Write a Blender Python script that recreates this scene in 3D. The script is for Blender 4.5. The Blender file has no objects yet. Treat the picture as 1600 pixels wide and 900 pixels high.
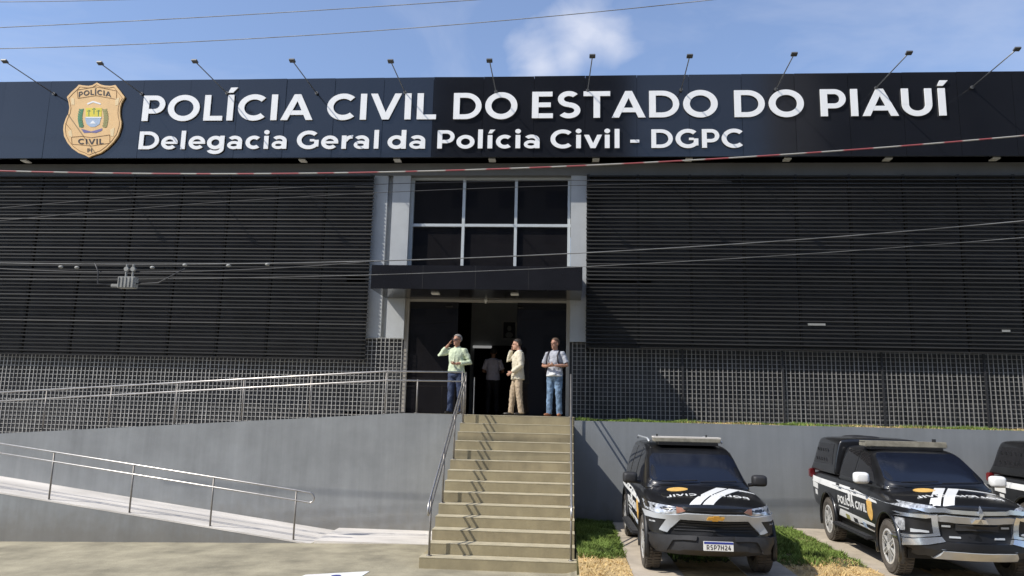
import bpy, bmesh, math, random
from mathutils import Vector, Matrix
from mathutils.bvhtree import BVHTree
R = math.radians
random.seed(7)
SC = bpy.context.scene
COL = SC.collection

# ------------------------------------------------------------------ camera
F, CX, CY, CZ = 1170.32, 2.251, -16.543, 2.537
YAW, PIT, ROL = R(4.204), R(9.377), R(1.263)
fw = Vector((-math.sin(YAW)*math.cos(PIT), math.cos(YAW)*math.cos(PIT), math.sin(PIT)))
rt = Vector((math.cos(YAW), math.sin(YAW), 0)); up = rt.cross(fw)
r2 = rt*math.cos(ROL) + up*math.sin(ROL); u2 = -rt*math.sin(ROL) + up*math.cos(ROL)
cam = bpy.data.objects.new('camera', bpy.data.cameras.new('camera')); COL.objects.link(cam)
cam.data.sensor_width = 36; cam.data.lens = F/1600*36
cam.data.clip_end = 2000; cam.data.clip_start = .1
m = Matrix((r2, u2, -fw)).transposed().to_4x4(); m.translation = (CX, CY, CZ); cam.matrix_world = m
SC.camera = cam
CAMP = Vector((CX, CY, CZ))
def ray(px, py): return fw + r2*((px-800)/F) + u2*((450-py)/F)
def at(px, py, Y):                       # point of the world seen at a pixel of the photo, on the plane at depth Y
    d = ray(px, py); return CAMP + d*((Y-CY)/d.y)

# ------------------------------------------------------------------ light
SUN = Vector((-1.77, -1.0, 2.10)).normalized()          # towards the sun
EL = math.asin(SUN.z); AZ = math.atan2(SUN.x, SUN.y)
sl = bpy.data.lights.new('sun', 'SUN'); sl.energy = 4.6; sl.angle = R(.53); sl.color = (1, .95, .86)
so = bpy.data.objects.new('sun', sl); COL.objects.link(so)
so.rotation_euler = (-SUN).to_track_quat('-Z', 'Y').to_euler(); so.location = (-20, -20, 30)
W = bpy.data.worlds.new("World"); SC.world = W; W.use_nodes = True
nt = W.node_tree; N = nt.nodes; L = nt.links; N.clear()
def nd(t, tree=None, **k):
    n = (tree or nt).nodes.new(t)
    for a, b in k.items(): setattr(n, a, b)
    return n
out = nd('ShaderNodeOutputWorld'); bg = nd('ShaderNodeBackground'); bg.inputs[1].default_value = .13
sky = nd('ShaderNodeTexSky'); sky.sky_type = 'NISHITA'; sky.sun_disc = False
sky.sun_elevation = EL; sky.sun_rotation = AZ % (2*math.pi); sky.air_density = 1.15; sky.dust_density = .8; sky.ozone_density = 2.2
tc = nd('ShaderNodeTexCoord')
def vmath(op, a, b=None):
    n = nd('ShaderNodeVectorMath', operation=op); L.new(a, n.inputs[0])
    if b is not None:
        if hasattr(b, 'links'): L.new(b, n.inputs[1])
        else: n.inputs[1].default_value = b
    return n.outputs['Value'] if op in ('DOT_PRODUCT', 'DISTANCE') else n.outputs[0]
def mth(op, a, b=0, c=None, clamp=False):
    n = nd('ShaderNodeMath', operation=op); n.use_clamp = clamp
    for i, v in enumerate((a, b) if c is None else (a, b, c)):
        if hasattr(v, 'links'): L.new(v, n.inputs[i])
        else: n.inputs[i].default_value = v
    return n.outputs[0]
dirv = tc.outputs['Generated']
def noise(scale, det, rough, dist=.4, stretch=(1, 1, 1)):
    mp = nd('ShaderNodeMapping'); mp.inputs['Scale'].default_value = stretch; L.new(dirv, mp.inputs['Vector'])
    n = nd('ShaderNodeTexNoise'); n.inputs['Scale'].default_value = scale; n.inputs['Detail'].default_value = det
    n.inputs['Roughness'].default_value = rough; n.inputs['Distortion'].default_value = dist; L.new(mp.outputs[0], n.inputs['Vector']); return n.outputs['Fac']
n1 = noise(12, 6, .52, .5, (1, 1, 1.2)); n2 = noise(3.2, 5, .6, .6, (1, 1, 2.2))
def spot(px, py, rad):
    d = ray(px, py).normalized()
    return mth('SUBTRACT', 1, mth('DIVIDE', vmath('DISTANCE', dirv, tuple(d)), rad), clamp=True)
sp = mth('MAXIMUM', spot(915, 55, .085), mth('MULTIPLY', spot(845, 98, .075), .9))
sp = mth('MAXIMUM', sp, mth('MULTIPLY', spot(890, 85, .07), .9))
c1 = mth('MULTIPLY', mth('ADD', mth('MULTIPLY', sp, 1.25), mth('SUBTRACT', mth('MULTIPLY', n1, 1.5), 1.12)), 1.25, clamp=True)
c2 = mth('MULTIPLY', mth('SUBTRACT', n2, .47), 1.3, clamp=True)
cm = mth('ADD', mth('MULTIPLY', c1, .62), mth('MULTIPLY', c2, .55), clamp=True)
cm = mth('ADD', cm, .085, clamp=True)
tint = vmath('MULTIPLY', sky.outputs[0], (1.10, 1.18, 1.36))
mx = nd('ShaderNodeMix', data_type='RGBA'); L.new(cm, mx.inputs['Factor'])
L.new(tint, mx.inputs[6]); mx.inputs[7].default_value = (6.3, 6.5, 7.3, 1)
L.new(mx.outputs[2], bg.inputs[0]); L.new(bg.outputs[0], out.inputs[0])
vs = SC.view_settings; vs.view_transform = 'Standard'; vs.look = 'None'; vs.gamma = 1; vs.exposure = 0.08
vs.use_curve_mapping = False

# ------------------------------------------------------------------ materials
def mat(name, col, rough=.6, metal=0, var=.12, vscale=3.0, bump=0, bscale=40, coat=0, spec=.5, streak=0, dark=None, aniso=(1, 1, 1), trans=0, splash=0):
    M = bpy.data.materials.new(name); M.use_nodes = True
    t = M.node_tree; b = t.nodes['Principled BSDF']
    b.inputs['Roughness'].default_value = rough; b.inputs['Metallic'].default_value = metal
    b.inputs['Coat Weight'].default_value = coat; b.inputs['Coat Roughness'].default_value = .06
    b.inputs['Specular IOR Level'].default_value = spec
    if trans: b.inputs['Transmission Weight'].default_value = trans
    c = nd('ShaderNodeTexCoord', t); mp = nd('ShaderNodeMapping', t); mp.inputs['Scale'].default_value = aniso
    t.links.new(c.outputs['Object'], mp.inputs['Vector'])
    n = nd('ShaderNodeTexNoise', t); n.inputs['Scale'].default_value = vscale; n.inputs['Detail'].default_value = 8; n.inputs['Roughness'].default_value = .62
    t.links.new(mp.outputs[0], n.inputs['Vector'])
    dk = dark or tuple(x*(1-2.2*var) for x in col)
    br = tuple(min(1, x*(1+1.6*var)) for x in col)
    rp = nd('ShaderNodeValToRGB', t); rp.color_ramp.elements[0].position = .32; rp.color_ramp.elements[1].position = .68
    rp.color_ramp.elements[0].color = (*dk, 1); rp.color_ramp.elements[1].color = (*br, 1)
    t.links.new(n.outputs['Fac'], rp.inputs[0]); res = rp.outputs[0]
    if streak:
        m2 = nd('ShaderNodeMapping', t); m2.inputs['Scale'].default_value = (1, 1, .045); t.links.new(c.outputs['Object'], m2.inputs['Vector'])
        s = nd('ShaderNodeTexNoise', t); s.inputs['Scale'].default_value = 4.5; s.inputs['Detail'].default_value = 6; s.inputs['Roughness'].default_value = .7
        t.links.new(m2.outputs[0], s.inputs['Vector'])
        r_ = nd('ShaderNodeMapRange', t); r_.inputs[1].default_value = .3; r_.inputs[2].default_value = .7; r_.inputs[3].default_value = 1-streak; r_.inputs[4].default_value = 1+streak
        t.links.new(s.outputs['Fac'], r_.inputs[0])
        mm = nd('ShaderNodeVectorMath', t, operation='SCALE'); t.links.new(res, mm.inputs[0]); t.links.new(r_.outputs[0], mm.inputs['Scale']); res = mm.outputs[0]
    if splash:
        sx = nd('ShaderNodeSeparateXYZ', t); t.links.new(c.outputs['Object'], sx.inputs[0])
        ns = nd('ShaderNodeTexNoise', t); ns.inputs['Scale'].default_value = 5; ns.inputs['Detail'].default_value = 6; t.links.new(c.outputs['Object'], ns.inputs['Vector'])
        ad = nd('ShaderNodeMath', t, operation='MULTIPLY_ADD'); t.links.new(ns.outputs['Fac'], ad.inputs[0]); ad.inputs[1].default_value = -.75; t.links.new(sx.outputs[2], ad.inputs[2])
        mr = nd('ShaderNodeMapRange', t); mr.inputs[1].default_value = -.45; mr.inputs[2].default_value = .12; mr.inputs[3].default_value = splash; mr.inputs[4].default_value = 0
        t.links.new(ad.outputs[0], mr.inputs[0])
        mxx = nd('ShaderNodeMix', t, data_type='RGBA'); t.links.new(mr.outputs[0], mxx.inputs['Factor']); t.links.new(res, mxx.inputs[6]); mxx.inputs[7].default_value = (.16, .14, .11, 1); res = mxx.outputs[2]
    t.links.new(res, b.inputs['Base Color'])
    if bump:
        n3 = nd('ShaderNodeTexNoise', t); n3.inputs['Scale'].default_value = bscale; n3.inputs['Detail'].default_value = 5
        t.links.new(c.outputs['Object'], n3.inputs['Vector'])
        bp = nd('ShaderNodeBump', t); bp.inputs['Strength'].default_value = bump; bp.inputs['Distance'].default_value = .02
        t.links.new(n3.outputs['Fac'], bp.inputs['Height']); t.links.new(bp.outputs[0], b.inputs['Normal'])
    return M
M = dict(
    concrete=mat('beige_concrete', (.318, .284, .200), .85, var=.17, vscale=1.3, bump=.35, bscale=25),
    asphalt=mat('asphalt', (.055, .055, .055), .9, var=.2, vscale=2, bump=.5, bscale=90),
    ramp=mat('pale_ramp_concrete', (.66, .62, .57), .8, var=.10, vscale=1.6, bump=.25, bscale=30, aniso=(.35, 1, 1)),
    wall=mat('grey_painted_render', (.245, .254, .256), .8, var=.07, vscale=1.1, bump=.18, bscale=60, streak=.09, splash=.5),
    wall2=mat('grey_painted_wall', (.232, .245, .255), .8, var=.04, vscale=.9, bump=.18, bscale=60, streak=.07, splash=.6),
    pil=mat('pale_grey_render', (.44, .455, .46), .8, var=.04, vscale=2, bump=.15, bscale=60, streak=.04),
    beam=mat('grey_beam_paint', (.17, .17, .165), .75, var=.05, vscale=1, streak=.04),
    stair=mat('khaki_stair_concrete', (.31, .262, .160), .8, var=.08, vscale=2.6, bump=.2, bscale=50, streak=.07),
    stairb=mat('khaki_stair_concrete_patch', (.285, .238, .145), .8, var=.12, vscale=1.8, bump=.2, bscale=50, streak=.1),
    nosing=mat('pale_stair_tread', (.45, .395, .27), .8, var=.08, vscale=5),  # paler than the risers; used for treads and landing slab
    louvre=mat('charcoal_slat_paint', (.032, .031, .0295), .62, spec=.3, var=.25, vscale=.5, aniso=(.4, 1, 5)),
    backing=mat('black_backing_wall', (.014, .014, .015), .8, var=.1),
    darkwall=mat('dark_plinth_paint', (.05, .05, .052), .8, var=.12, vscale=2),
    panel=mat('black_composite_panel', (.012, .013, .017), .11, var=.10, vscale=.4, spec=.75),
    canopy=mat('black_canopy_panel', (.014, .014, .017), .18, var=.1, vscale=.7),
    white=mat('white_letter_acrylic', (.92, .92, .91), .4, var=.01),
    badge=mat('ochre_badge', (.84, .54, .24), .5, var=.03, vscale=6),
    badgeline=mat('badge_brown_line', (.30, .15, .05), .6, var=.05),
    badgepale=mat('badge_pale_fold', (.85, .65, .36), .6, var=.03),
    ink=mat('dark_ink', (.03, .025, .03), .6, var=.05),
    yellow=mat('emblem_yellow', (.80, .66, .05), .5, var=.03), skyb=mat('emblem_pale_blue', (.42, .52, .66), .5, var=.05),
    green=mat('emblem_green', (.05, .22, .10), .5, var=.1), olive=mat('emblem_olive', (.32, .30, .10), .5, var=.1),
    purple=mat('emblem_violet', (.17, .15, .34), .5, var=.1),
    steel=mat('brushed_stainless', (.46, .44, .42), .36, metal=.8, var=.06, vscale=6),
    postm=mat('weathered_steel_post', (.26, .24, .22), .5, metal=.5, var=.1, vscale=6),
    galv=mat('galvanised_mesh', (.40, .39, .365), .55, var=.1, vscale=3),
    galvd=mat('dull_galvanised_mesh', (.27, .26, .245), .6, var=.1, vscale=3),
    fpost=mat('dark_fence_post', (.03, .03, .032), .6, var=.1),
    frame=mat('silver_frame', (.60, .63, .63), .4, metal=.2, var=.03),
    bronze=mat('champagne_frame', (.50, .46, .40), .4, metal=.4, var=.04),
    glass=mat('dark_tinted_glass', (.012, .011, .012), .03, var=.05, spec=.5),
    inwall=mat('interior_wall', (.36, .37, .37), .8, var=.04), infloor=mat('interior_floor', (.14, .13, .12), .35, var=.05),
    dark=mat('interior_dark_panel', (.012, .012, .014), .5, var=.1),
    lampw=mat('white_fitting', (.78, .76, .70), .5, var=.03),
    arm=mat('lamp_arm_metal', (.22, .22, .215), .4, metal=.6, var=.08), head=mat('lamp_head', (.10, .10, .10), .5, var=.1),
    wire=mat('dark_cable', (.05, .05, .052), .6, var=.15), wirel=mat('weathered_grey_cable', (.34, .34, .33), .6, var=.25, vscale=1.2),
    wireg=mat('grey_cable', (.19, .19, .185), .6, var=.3, vscale=.9),
    boxg=mat('grey_splice_box', (.30, .30, .28), .6, var=.12, vscale=8),
    grass=mat('grass_blades', (.17, .24, .055), .7, var=.28, vscale=2.2, spec=.2), straw=mat('dry_grass_blades', (.58, .43, .20), .8, var=.2, vscale=4, spec=.2),
    soil=mat('dry_sandy_soil', (.56, .40, .19), .9, var=.18, vscale=5, bump=.6, bscale=30), loam=mat('grass_soil', (.10, .095, .04), .9, var=.25, vscale=5),
    strip=mat('parking_concrete', (.47, .405, .32), .85, var=.10, vscale=2.2, bump=.25, bscale=30),
    paintw=mat('white_road_paint', (.80, .80, .78), .6, var=.05), paintb=mat('blue_road_paint', (.05, .06, .26), .6, var=.1),
    facade=mat('far_tower_render', (.16, .15, .15), .8, var=.08, vscale=.3), facadeg=mat('far_tower_glass', (.02, .025, .04), .1, var=.1),
    # vehicles
    paint=mat('black_car_paint', (.010, .010, .011), .32, var=.2, vscale=2.5, coat=.6, spec=.5),
    plas=mat('charcoal_plastic', (.022, .022, .024), .6, var=.12, vscale=8), blackp=mat('black_plastic', (.008, .008, .009), .5, var=.2),
    cglass=mat('navy_tinted_glass', (.009, .012, .022), .12, var=.05), silver=mat('silver_paint', (.46, .48, .50), .38, metal=.15, coat=.4, var=.05),
    chrome=mat('chrome', (.62, .66, .72), .22, metal=.8, coat=.3, var=.03), lens=mat('headlamp_lens', (.55, .57, .60), .10, metal=.35, var=.35, vscale=16),
    tyre=mat('dusty_tyre', (.075, .065, .055), .85, var=.2, vscale=6), rim=mat('alloy_rim', (.66, .65, .63), .35, metal=.25, var=.08),
    cwhite=mat('white_vinyl', (.80, .80, .78), .4, var=.03), gold=mat('gold_emblem', (.70, .40, .08), .3, metal=.5, var=.08),
    amber=mat('amber_lens', (.36, .17, .12), .3, var=.1), red=mat('red_lens', (.16, .012, .014), .2, var=.1), orange=mat('ochre_vinyl', (.78, .47, .13), .45, var=.08, vscale=14),
    dusty=mat('dusty_roof_bar', (.26, .24, .19), .5, var=.15, vscale=8), blue=mat('plate_blue', (.03, .05, .30), .4, var=.05),
    # people
    skin=mat('skin', (.42, .22, .145), .6, var=.06), skin2=mat('pale_skin', (.52, .29, .20), .6, var=.06), skin3=mat('brown_skin', (.34, .17, .10), .6, var=.06),
    shirtg=mat('pale_green_cotton', (.55, .62, .44), .85, var=.06, vscale=9), jeans=mat('dark_blue_denim', (.03, .045, .095), .85, var=.2, vscale=9),
    cream=mat('cream_wool', (.66, .60, .46), .85, var=.06, vscale=8), beige=mat('beige_trousers', (.46, .36, .25), .85, var=.08, vscale=8),
    tee=mat('heather_grey_cotton', (.40, .41, .45), .85, var=.08, vscale=12), jeansl=mat('faded_denim', (.15, .23, .34), .85, var=.25, vscale=9),
    lilac=mat('pale_lilac_cotton', (.60, .56, .64), .85, var=.06, vscale=9), trous=mat('black_trousers', (.02, .02, .022), .85, var=.1),
    hairg=mat('grey_hair', (.26, .25, .24), .8, var=.2, vscale=30), hairb=mat('dark_hair', (.02, .015, .012), .7, var=.2, vscale=30), hairs=mat('short_brown_hair', (.09, .055, .035), .7, var=.2, vscale=30),
    shoe=mat('tan_leather', (.32, .13, .06), .5, var=.1), shoed=mat('dark_leather', (.02, .018, .016), .4, var=.1),
)
def striped(name):
    Mm = bpy.data.materials.new(name); Mm.use_nodes = True; t = Mm.node_tree; b = t.nodes['Principled BSDF']; b.inputs['Roughness'].default_value = .6
    c = nd('ShaderNodeTexCoord', t); s = nd('ShaderNodeSeparateXYZ', t); t.links.new(c.outputs['Object'], s.inputs[0])
    n = nd('ShaderNodeTexNoise', t); n.inputs['Scale'].default_value = .9; t.links.new(c.outputs['Object'], n.inputs[0])
    a = nd('ShaderNodeMath', t, operation='MULTIPLY_ADD'); t.links.new(n.outputs['Fac'], a.inputs[0]); a.inputs[1].default_value = 1.3; t.links.new(s.outputs[0], a.inputs[2])
    p = nd('ShaderNodeMath', t, operation='PINGPONG'); t.links.new(a.outputs[0], p.inputs[0]); p.inputs[1].default_value = .41
    r_ = nd('ShaderNodeValToRGB', t); r_.color_ramp.elements[0].color = (.36, .085, .09, 1); r_.color_ramp.elements[1].color = (.42, .40, .36, 1)
    r_.color_ramp.elements[0].position = .17; r_.color_ramp.elements[1].position = .22
    t.links.new(p.outputs[0], r_.inputs[0]); t.links.new(r_.outputs[0], b.inputs['Base Color']); return Mm
def glow(name, col, st):
    g = mat(name, col); b_ = g.node_tree.nodes['Principled BSDF']; b_.inputs['Emission Color'].default_value = (*col, 1); b_.inputs['Emission Strength'].default_value = st; return g
M['glow'] = glow('lit_strip_lamp', (.8, .8, .78), .28)
M['tape'] = striped('red_and_white_tape')

# ------------------------------------------------------------------ mesh helpers
class MB:
    def __init__(s): s.v = []; s.f = []
    def add(s, vs, fs):
        o = len(s.v); s.v += [tuple(x) for x in vs]; s.f += [tuple(i+o for i in q) for q in fs]; return s
    def box(s, a, b, mtx=None):
        (x0, y0, z0), (x1, y1, z1) = a, b
        vs = [Vector(q) for q in ((x0,y0,z0),(x1,y0,z0),(x1,y1,z0),(x0,y1,z0),(x0,y0,z1),(x1,y0,z1),(x1,y1,z1),(x0,y1,z1))]
        if mtx: vs = [mtx @ q for q in vs]
        return s.add(vs, ((0,3,2,1),(4,5,6,7),(0,1,5,4),(1,2,6,5),(2,3,7,6),(3,0,4,7)))
    def tube(s, pts, r, n=8, caps=True):
        pts = [Vector(p) for p in pts]; rs = r if isinstance(r, (list, tuple)) else [r]*len(pts)
        rings = []; prev = None
        for i, p in enumerate(pts):
            t = (pts[min(i+1, len(pts)-1)]-pts[max(i-1, 0)]).normalized()
            if prev is None:
                ref = Vector((0, 0, 1)) if abs(t.z) < .9 else Vector((1, 0, 0)); a = t.cross(ref).normalized()
            else: a = (prev - t*prev.dot(t)).normalized()
            prev = a; b = t.cross(a)
            rings.append([p+(a*math.cos(2*math.pi*k/n)+b*math.sin(2*math.pi*k/n))*rs[i] for k in range(n)])
        vs = [q for g in rings for q in g]; fs = []
        for i in range(len(pts)-1):
            for k in range(n):
                fs.append((i*n+k, i*n+(k+1) % n, (i+1)*n+(k+1) % n, (i+1)*n+k))
        if caps: fs.append(tuple(reversed(range(n)))); fs.append(tuple(range((len(pts)-1)*n, len(pts)*n)))
        return s.add(vs, fs)
    def ring_loft(s, rings):
        n = len(rings[0]); vs = [q for g in rings for q in g]; fs = []
        for i in range(len(rings)-1):
            for k in range(n): fs.append((i*n+k, i*n+(k+1) % n, (i+1)*n+(k+1) % n, (i+1)*n+k))
        fs.append(tuple(reversed(range(n)))); fs.append(tuple(range((len(rings)-1)*n, len(rings)*n)))
        return s.add(vs, fs)
    def ellipsoid(s, c, r, n=12, m=8, mtx=None):
        vs = []; fs = []
        for j in range(1, m):
            th = math.pi*j/m
            for k in range(n):
                ph = 2*math.pi*k/n; q = Vector((r[0]*math.sin(th)*math.cos(ph), r[1]*math.sin(th)*math.sin(ph), r[2]*math.cos(th)))
                if mtx: q = mtx @ q
                vs.append(q+Vector(c))
        t = Vector((0, 0, r[2])); 
        if mtx: t = mtx @ t
        vs += [Vector(c)+t, Vector(c)-t]; a = len(vs)-2
        for j in range(m-2):
            for k in range(n): fs.append((j*n+k, (j+1)*n+k, (j+1)*n+(k+1) % n, j*n+(k+1) % n))
        for k in range(n): fs.append((a, k, (k+1) % n)); fs.append((a+1, (m-2)*n+(k+1) % n, (m-2)*n+k))
        return s.add(vs, fs)
    def prism(s, poly, fn, d0, d1):      # poly of 2-D points; fn(u, v, depth) -> 3-D
        n = len(poly); vs = [fn(u, v, d0) for u, v in poly]+[fn(u, v, d1) for u, v in poly]
        fs = [tuple(range(n)), tuple(reversed(range(n, 2*n)))]+[(i, i+n, (i+1) % n+n, (i+1) % n) for i in range(n)]
        return s.add(vs, fs)
    def build(s, name, material, parent=None, smooth=False, bevel=0):
        me = bpy.data.meshes.new(name); me.from_pydata(s.v, [], s.f)
        bm = bmesh.new(); bm.from_mesh(me); bmesh.ops.recalc_face_normals(bm, faces=bm.faces)
        if bevel:
            bmesh.ops.bevel(bm, geom=[e for e in bm.edges if len(e.link_faces) == 2 and e.calc_face_angle(0) > .6], offset=bevel, segments=2, affect='EDGES', clamp_overlap=True)
        if smooth:
            for f in bm.faces: f.smooth = True
        bm.to_mesh(me); bm.free()
        return link(name, me, material, parent)
def link(name, me, material, parent=None):
    o = bpy.data.objects.new(name, me); COL.objects.link(o)
    if material: me.materials.append(material)
    if parent: o.parent = parent
    return o
def tag(o, label=None, cat=None, group=None, kind=None):
    for k, v in (('label', label), ('category', cat), ('group', group), ('kind', kind)):
        if v: o[k] = v
    return o
def thing(name, label, cat, loc=(0, 0, 0), rz=0, group=None):
    o = bpy.data.objects.new(name, None); COL.objects.link(o); o.location = loc; o.rotation_euler = (0, 0, rz); o.empty_display_size = .3
    return tag(o, label, cat, group)
def copy_tree(o, parent=None):
    c = o.copy(); COL.objects.link(c)
    if parent: c.parent = parent
    for ch in [q for q in o.children]: copy_tree(ch, c)
    return c
def baked(o):                            # apply an object's modifiers to its mesh
    bpy.context.view_layer.update()
    dg = bpy.context.evaluated_depsgraph_get(); me = bpy.data.meshes.new_from_object(o.evaluated_get(dg))
    o.modifiers.clear(); o.data = me; return o

# ------------------------------------------------------------------ stroke alphabet (bold geometric sans)
def rect(x0, y0, x1, y1): return [[(x0, y0), (x1, y0), (x1, y1), (x0, y1)]]
def arc(cx, cy, rx, ry, a0, a1, w=.2):
    n = max(6, int(abs(a1-a0)/9)); res = []
    P = lambda t, k: (cx+(rx-k*w)*math.cos(R(t)), cy+(ry-k*w)*math.sin(R(t)))
    for i in range(n):
        s, e = a0+(a1-a0)*i/n, a0+(a1-a0)*(i+1)/n
        res.append([P(s, 0), P(e, 0), P(e, 1), P(s, 1)])
    return res
ACC = lambda x: [[(x-.06, 1.09), (x+.10, 1.09), (x+.25, 1.29), (x+.02, 1.29)]]
ACL = lambda x: [[(x-.05, .82), (x+.10, .82), (x+.24, 1.02), (x+.03, 1.02)]]
x_ = .72
G = {
 'P': (.82, [rect(.07,0,.27,1), rect(.27,.82,.46,1)+arc(.46,.645,.34,.355,-90,90,.18)+rect(.27,.29,.46,.47)]),
 'R': (.86, [rect(.07,0,.27,1), rect(.27,.82,.46,1)+arc(.46,.645,.34,.355,-90,90,.18)+rect(.27,.29,.46,.47), [[(.42,.32),(.62,.34),(.83,0),(.60,0)]]]),
 'B': (.82, [rect(.07,0,.27,1), rect(.27,.82,.46,1)+arc(.46,.745,.28,.255,-90,90,.17)+rect(.27,.49,.46,.66), arc(.46,.275,.32,.275,-90,90,.17)+rect(.27,0,.46,.17)]),
 'O': (1.10, [arc(.55,.5,.52,.515,0,360)]), 'L': (.70, [rect(.07,0,.27,1), rect(.27,0,.68,.18)]),
 'I': (.34, [rect(.07,0,.27,1)]), 'Í': (.34, [rect(.07,0,.27,1), ACC(.12)]),
 'C': (.98, [arc(.55,.5,.52,.515,46,314)]),
 'A': (1.02, [[[(0,0),(.22,0),(.62,1),(.41,1)]], [[(1.03,0),(.81,0),(.41,1),(.62,1)]], rect(.22,.2,.8,.37)]),
 'V': (.98, [[[(0,1),(.22,1),(.60,0),(.39,0)]], [[(.99,1),(.78,1),(.39,0),(.60,0)]]]),
 'D': (1.02, [rect(.07,0,.27,1), rect(.27,.82,.47,1)+arc(.47,.5,.51,.5,-90,90,.185)+rect(.27,0,.47,.18)]),
 'E': (.76, [rect(.07,0,.27,1), rect(.27,.82,.70,1), rect(.27,.415,.65,.59), rect(.27,0,.72,.18)]),
 'S': (.80, [arc(.40,.715,.34,.30,38,270,.185), arc(.40,.285,.355,.30,90,-142,.185)]),
 'T': (.82, [rect(0,.82,.82,1), rect(.31,0,.51,.82)]),
 'U': (.98, [rect(.06,.42,.26,1), rect(.72,.42,.92,1), arc(.49,.42,.43,.435,180,360)]),
 'G': (1.03, [arc(.55,.5,.52,.515,46,330), rect(.80,.13,.99,.50), rect(.60,.42,.80,.54)]),
 'H': (.98, [rect(.07,0,.27,1), rect(.71,0,.91,1), rect(.27,.41,.71,.59)]),
 '7': (.70, [rect(0,.82,.68,1), [[(.14,0),(.36,0),(.68,.82),(.46,.82)]]]), '2': (.72, [arc(.35,.68,.33,.335,160,-35,.185), [[(.02,.16),(.30,.16),(.62,.5),(.46,.62)]], rect(.02,0,.70,.17)]),
 '4': (.80, [[[(.0,.2),(.23,.2),(.58,1),(.36,1)]], rect(.2,.2,.8,.37), rect(.47,0,.66,.62)]),
 '-': (.50, [rect(.04,.29,.44,.45)]), '.': (.3, [rect(.05,0,.25,.2)]), ' ': (.34, []),
 'e': (.79, [arc(.40,.36,.375,.375,0,318,.18), rect(.17,.295,.77,.42)]), 'l': (.36, [rect(.08,0,.28,1.03)]),
 'g': (.87, [arc(.40,.36,.375,.375,0,360,.19), rect(.60,.02,.80,.74), arc(.405,.02,.395,.30,205,360,.19)]),
 'a': (.77, [arc(.345,.435,.34,.30,-5,142,.18), rect(.49,0,.685,.43), arc(.32,.215,.295,.225,0,360,.15)]),
 'c': (.72, [arc(.40,.36,.375,.375,48,312,.19)]), 'i': (.36, [rect(.08,0,.28,x_), arc(.18,.93,.12,.12,0,360,.119)]),
 'í': (.36, [rect(.08,0,.28,x_), ACL(.15)]), 'r': (.54, [rect(.08,0,.28,.73), arc(.53,.33,.40,.42,85,165,.18)]),
 'd': (.87, [arc(.40,.36,.375,.375,0,360,.19), rect(.60,0,.80,1.03)]), 'o': (.80, [arc(.40,.36,.385,.375,0,360,.19)]),
 'v': (.74, [[[(0,x_),(.21,x_),(.48,0),(.28,0)]], [[(.75,x_),(.55,x_),(.28,0),(.48,0)]]]),
}
def layout(word, sp=.05):                # list of (char, x offset, strokes), total width
    x = 0; res = []
    for ch in word:
        a, g = G[ch]; res.append((ch, x, g)); x += a+sp
    return res, x-sp

# ================================================================== SETTING
def gz(x, y):
    s = lambda t: max(0, min(1, t))**2*(3-2*max(0, min(1, t)))
    z = .028*min(0, max(x, -14)+1.0) - .05*s((y+4)/4)
    if x > 2.2: z = z*(1-s((x-2.2)/.9)) + .262*s((x-2.2)/.9)
    return z*(1-s((-y-5.5)/4))
xs = sorted(set([-400, -200, -90, -50, -30, -20] + [(-16+.4*i) for i in range(80)] + [2.2+.1*i for i in range(12)] + [18, 24, 34, 60, 100, 200, 400]))
ys = sorted(set([-400, -200, -120, -60, -40, -26, -18, -14] + [-11+.45*i for i in range(28)] + [3, 8, 20, 60, 200, 400]))
b = MB(); b.add([(x, y, gz(x, y)) for y in ys for x in xs], [(j*len(xs)+i, j*len(xs)+i+1, (j+1)*len(xs)+i+1, (j+1)*len(xs)+i) for j in range(len(ys)-1) for i in range(len(xs)-1)])
tag(b.build('ground', M['concrete'], smooth=True), kind='structure')
b = MB(); b.box((-300, -30, -.05), (300, -12.2, .004)); tag(b.build('road', M['asphalt']), kind='structure')
b = MB(); b.box((2.46, -4.3, -.1), (30, 0, .268)); tag(b.build('parking_ground', M['loam']), kind='structure')
def sheet(pts, z, name, m, h=.02):
    q = MB(); q.prism(pts, lambda u, v, d: (u, v, d), z-h, z); return tag(q.build(name, m), kind='structure')
for i, (xa, xb) in enumerate([(3.27, 3.95), (4.92, 5.62), (7.0, 7.7), (8.55, 9.3), (10.7, 11.4), (12.2, 12.9)]):
    sheet([(xa-.03, -6.5), (xb+.02, -6.5), (xb, -.02), (xa, -.02)], .283, 'parking_strip', M['strip'], .04)
def blob(x0, x1, y0, y1, jag, n=26):
    rnd = random.Random(int(x0*100)); top = [(x0+(x1-x0)*i/n, y1+rnd.uniform(-jag, jag)) for i in range(n+1)]
    return [(x0, y0), (x1, y0)]+top[::-1]
for (xa, xb) in [(2.48, 3.24), (3.95, 4.90), (5.64, 6.98), (7.7, 8.52), (9.32, 10.66)]:
    sheet(blob(xa, xb, -6.4, -4.0, .16), .274, 'dry_soil', M['soil'], .02)

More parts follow.
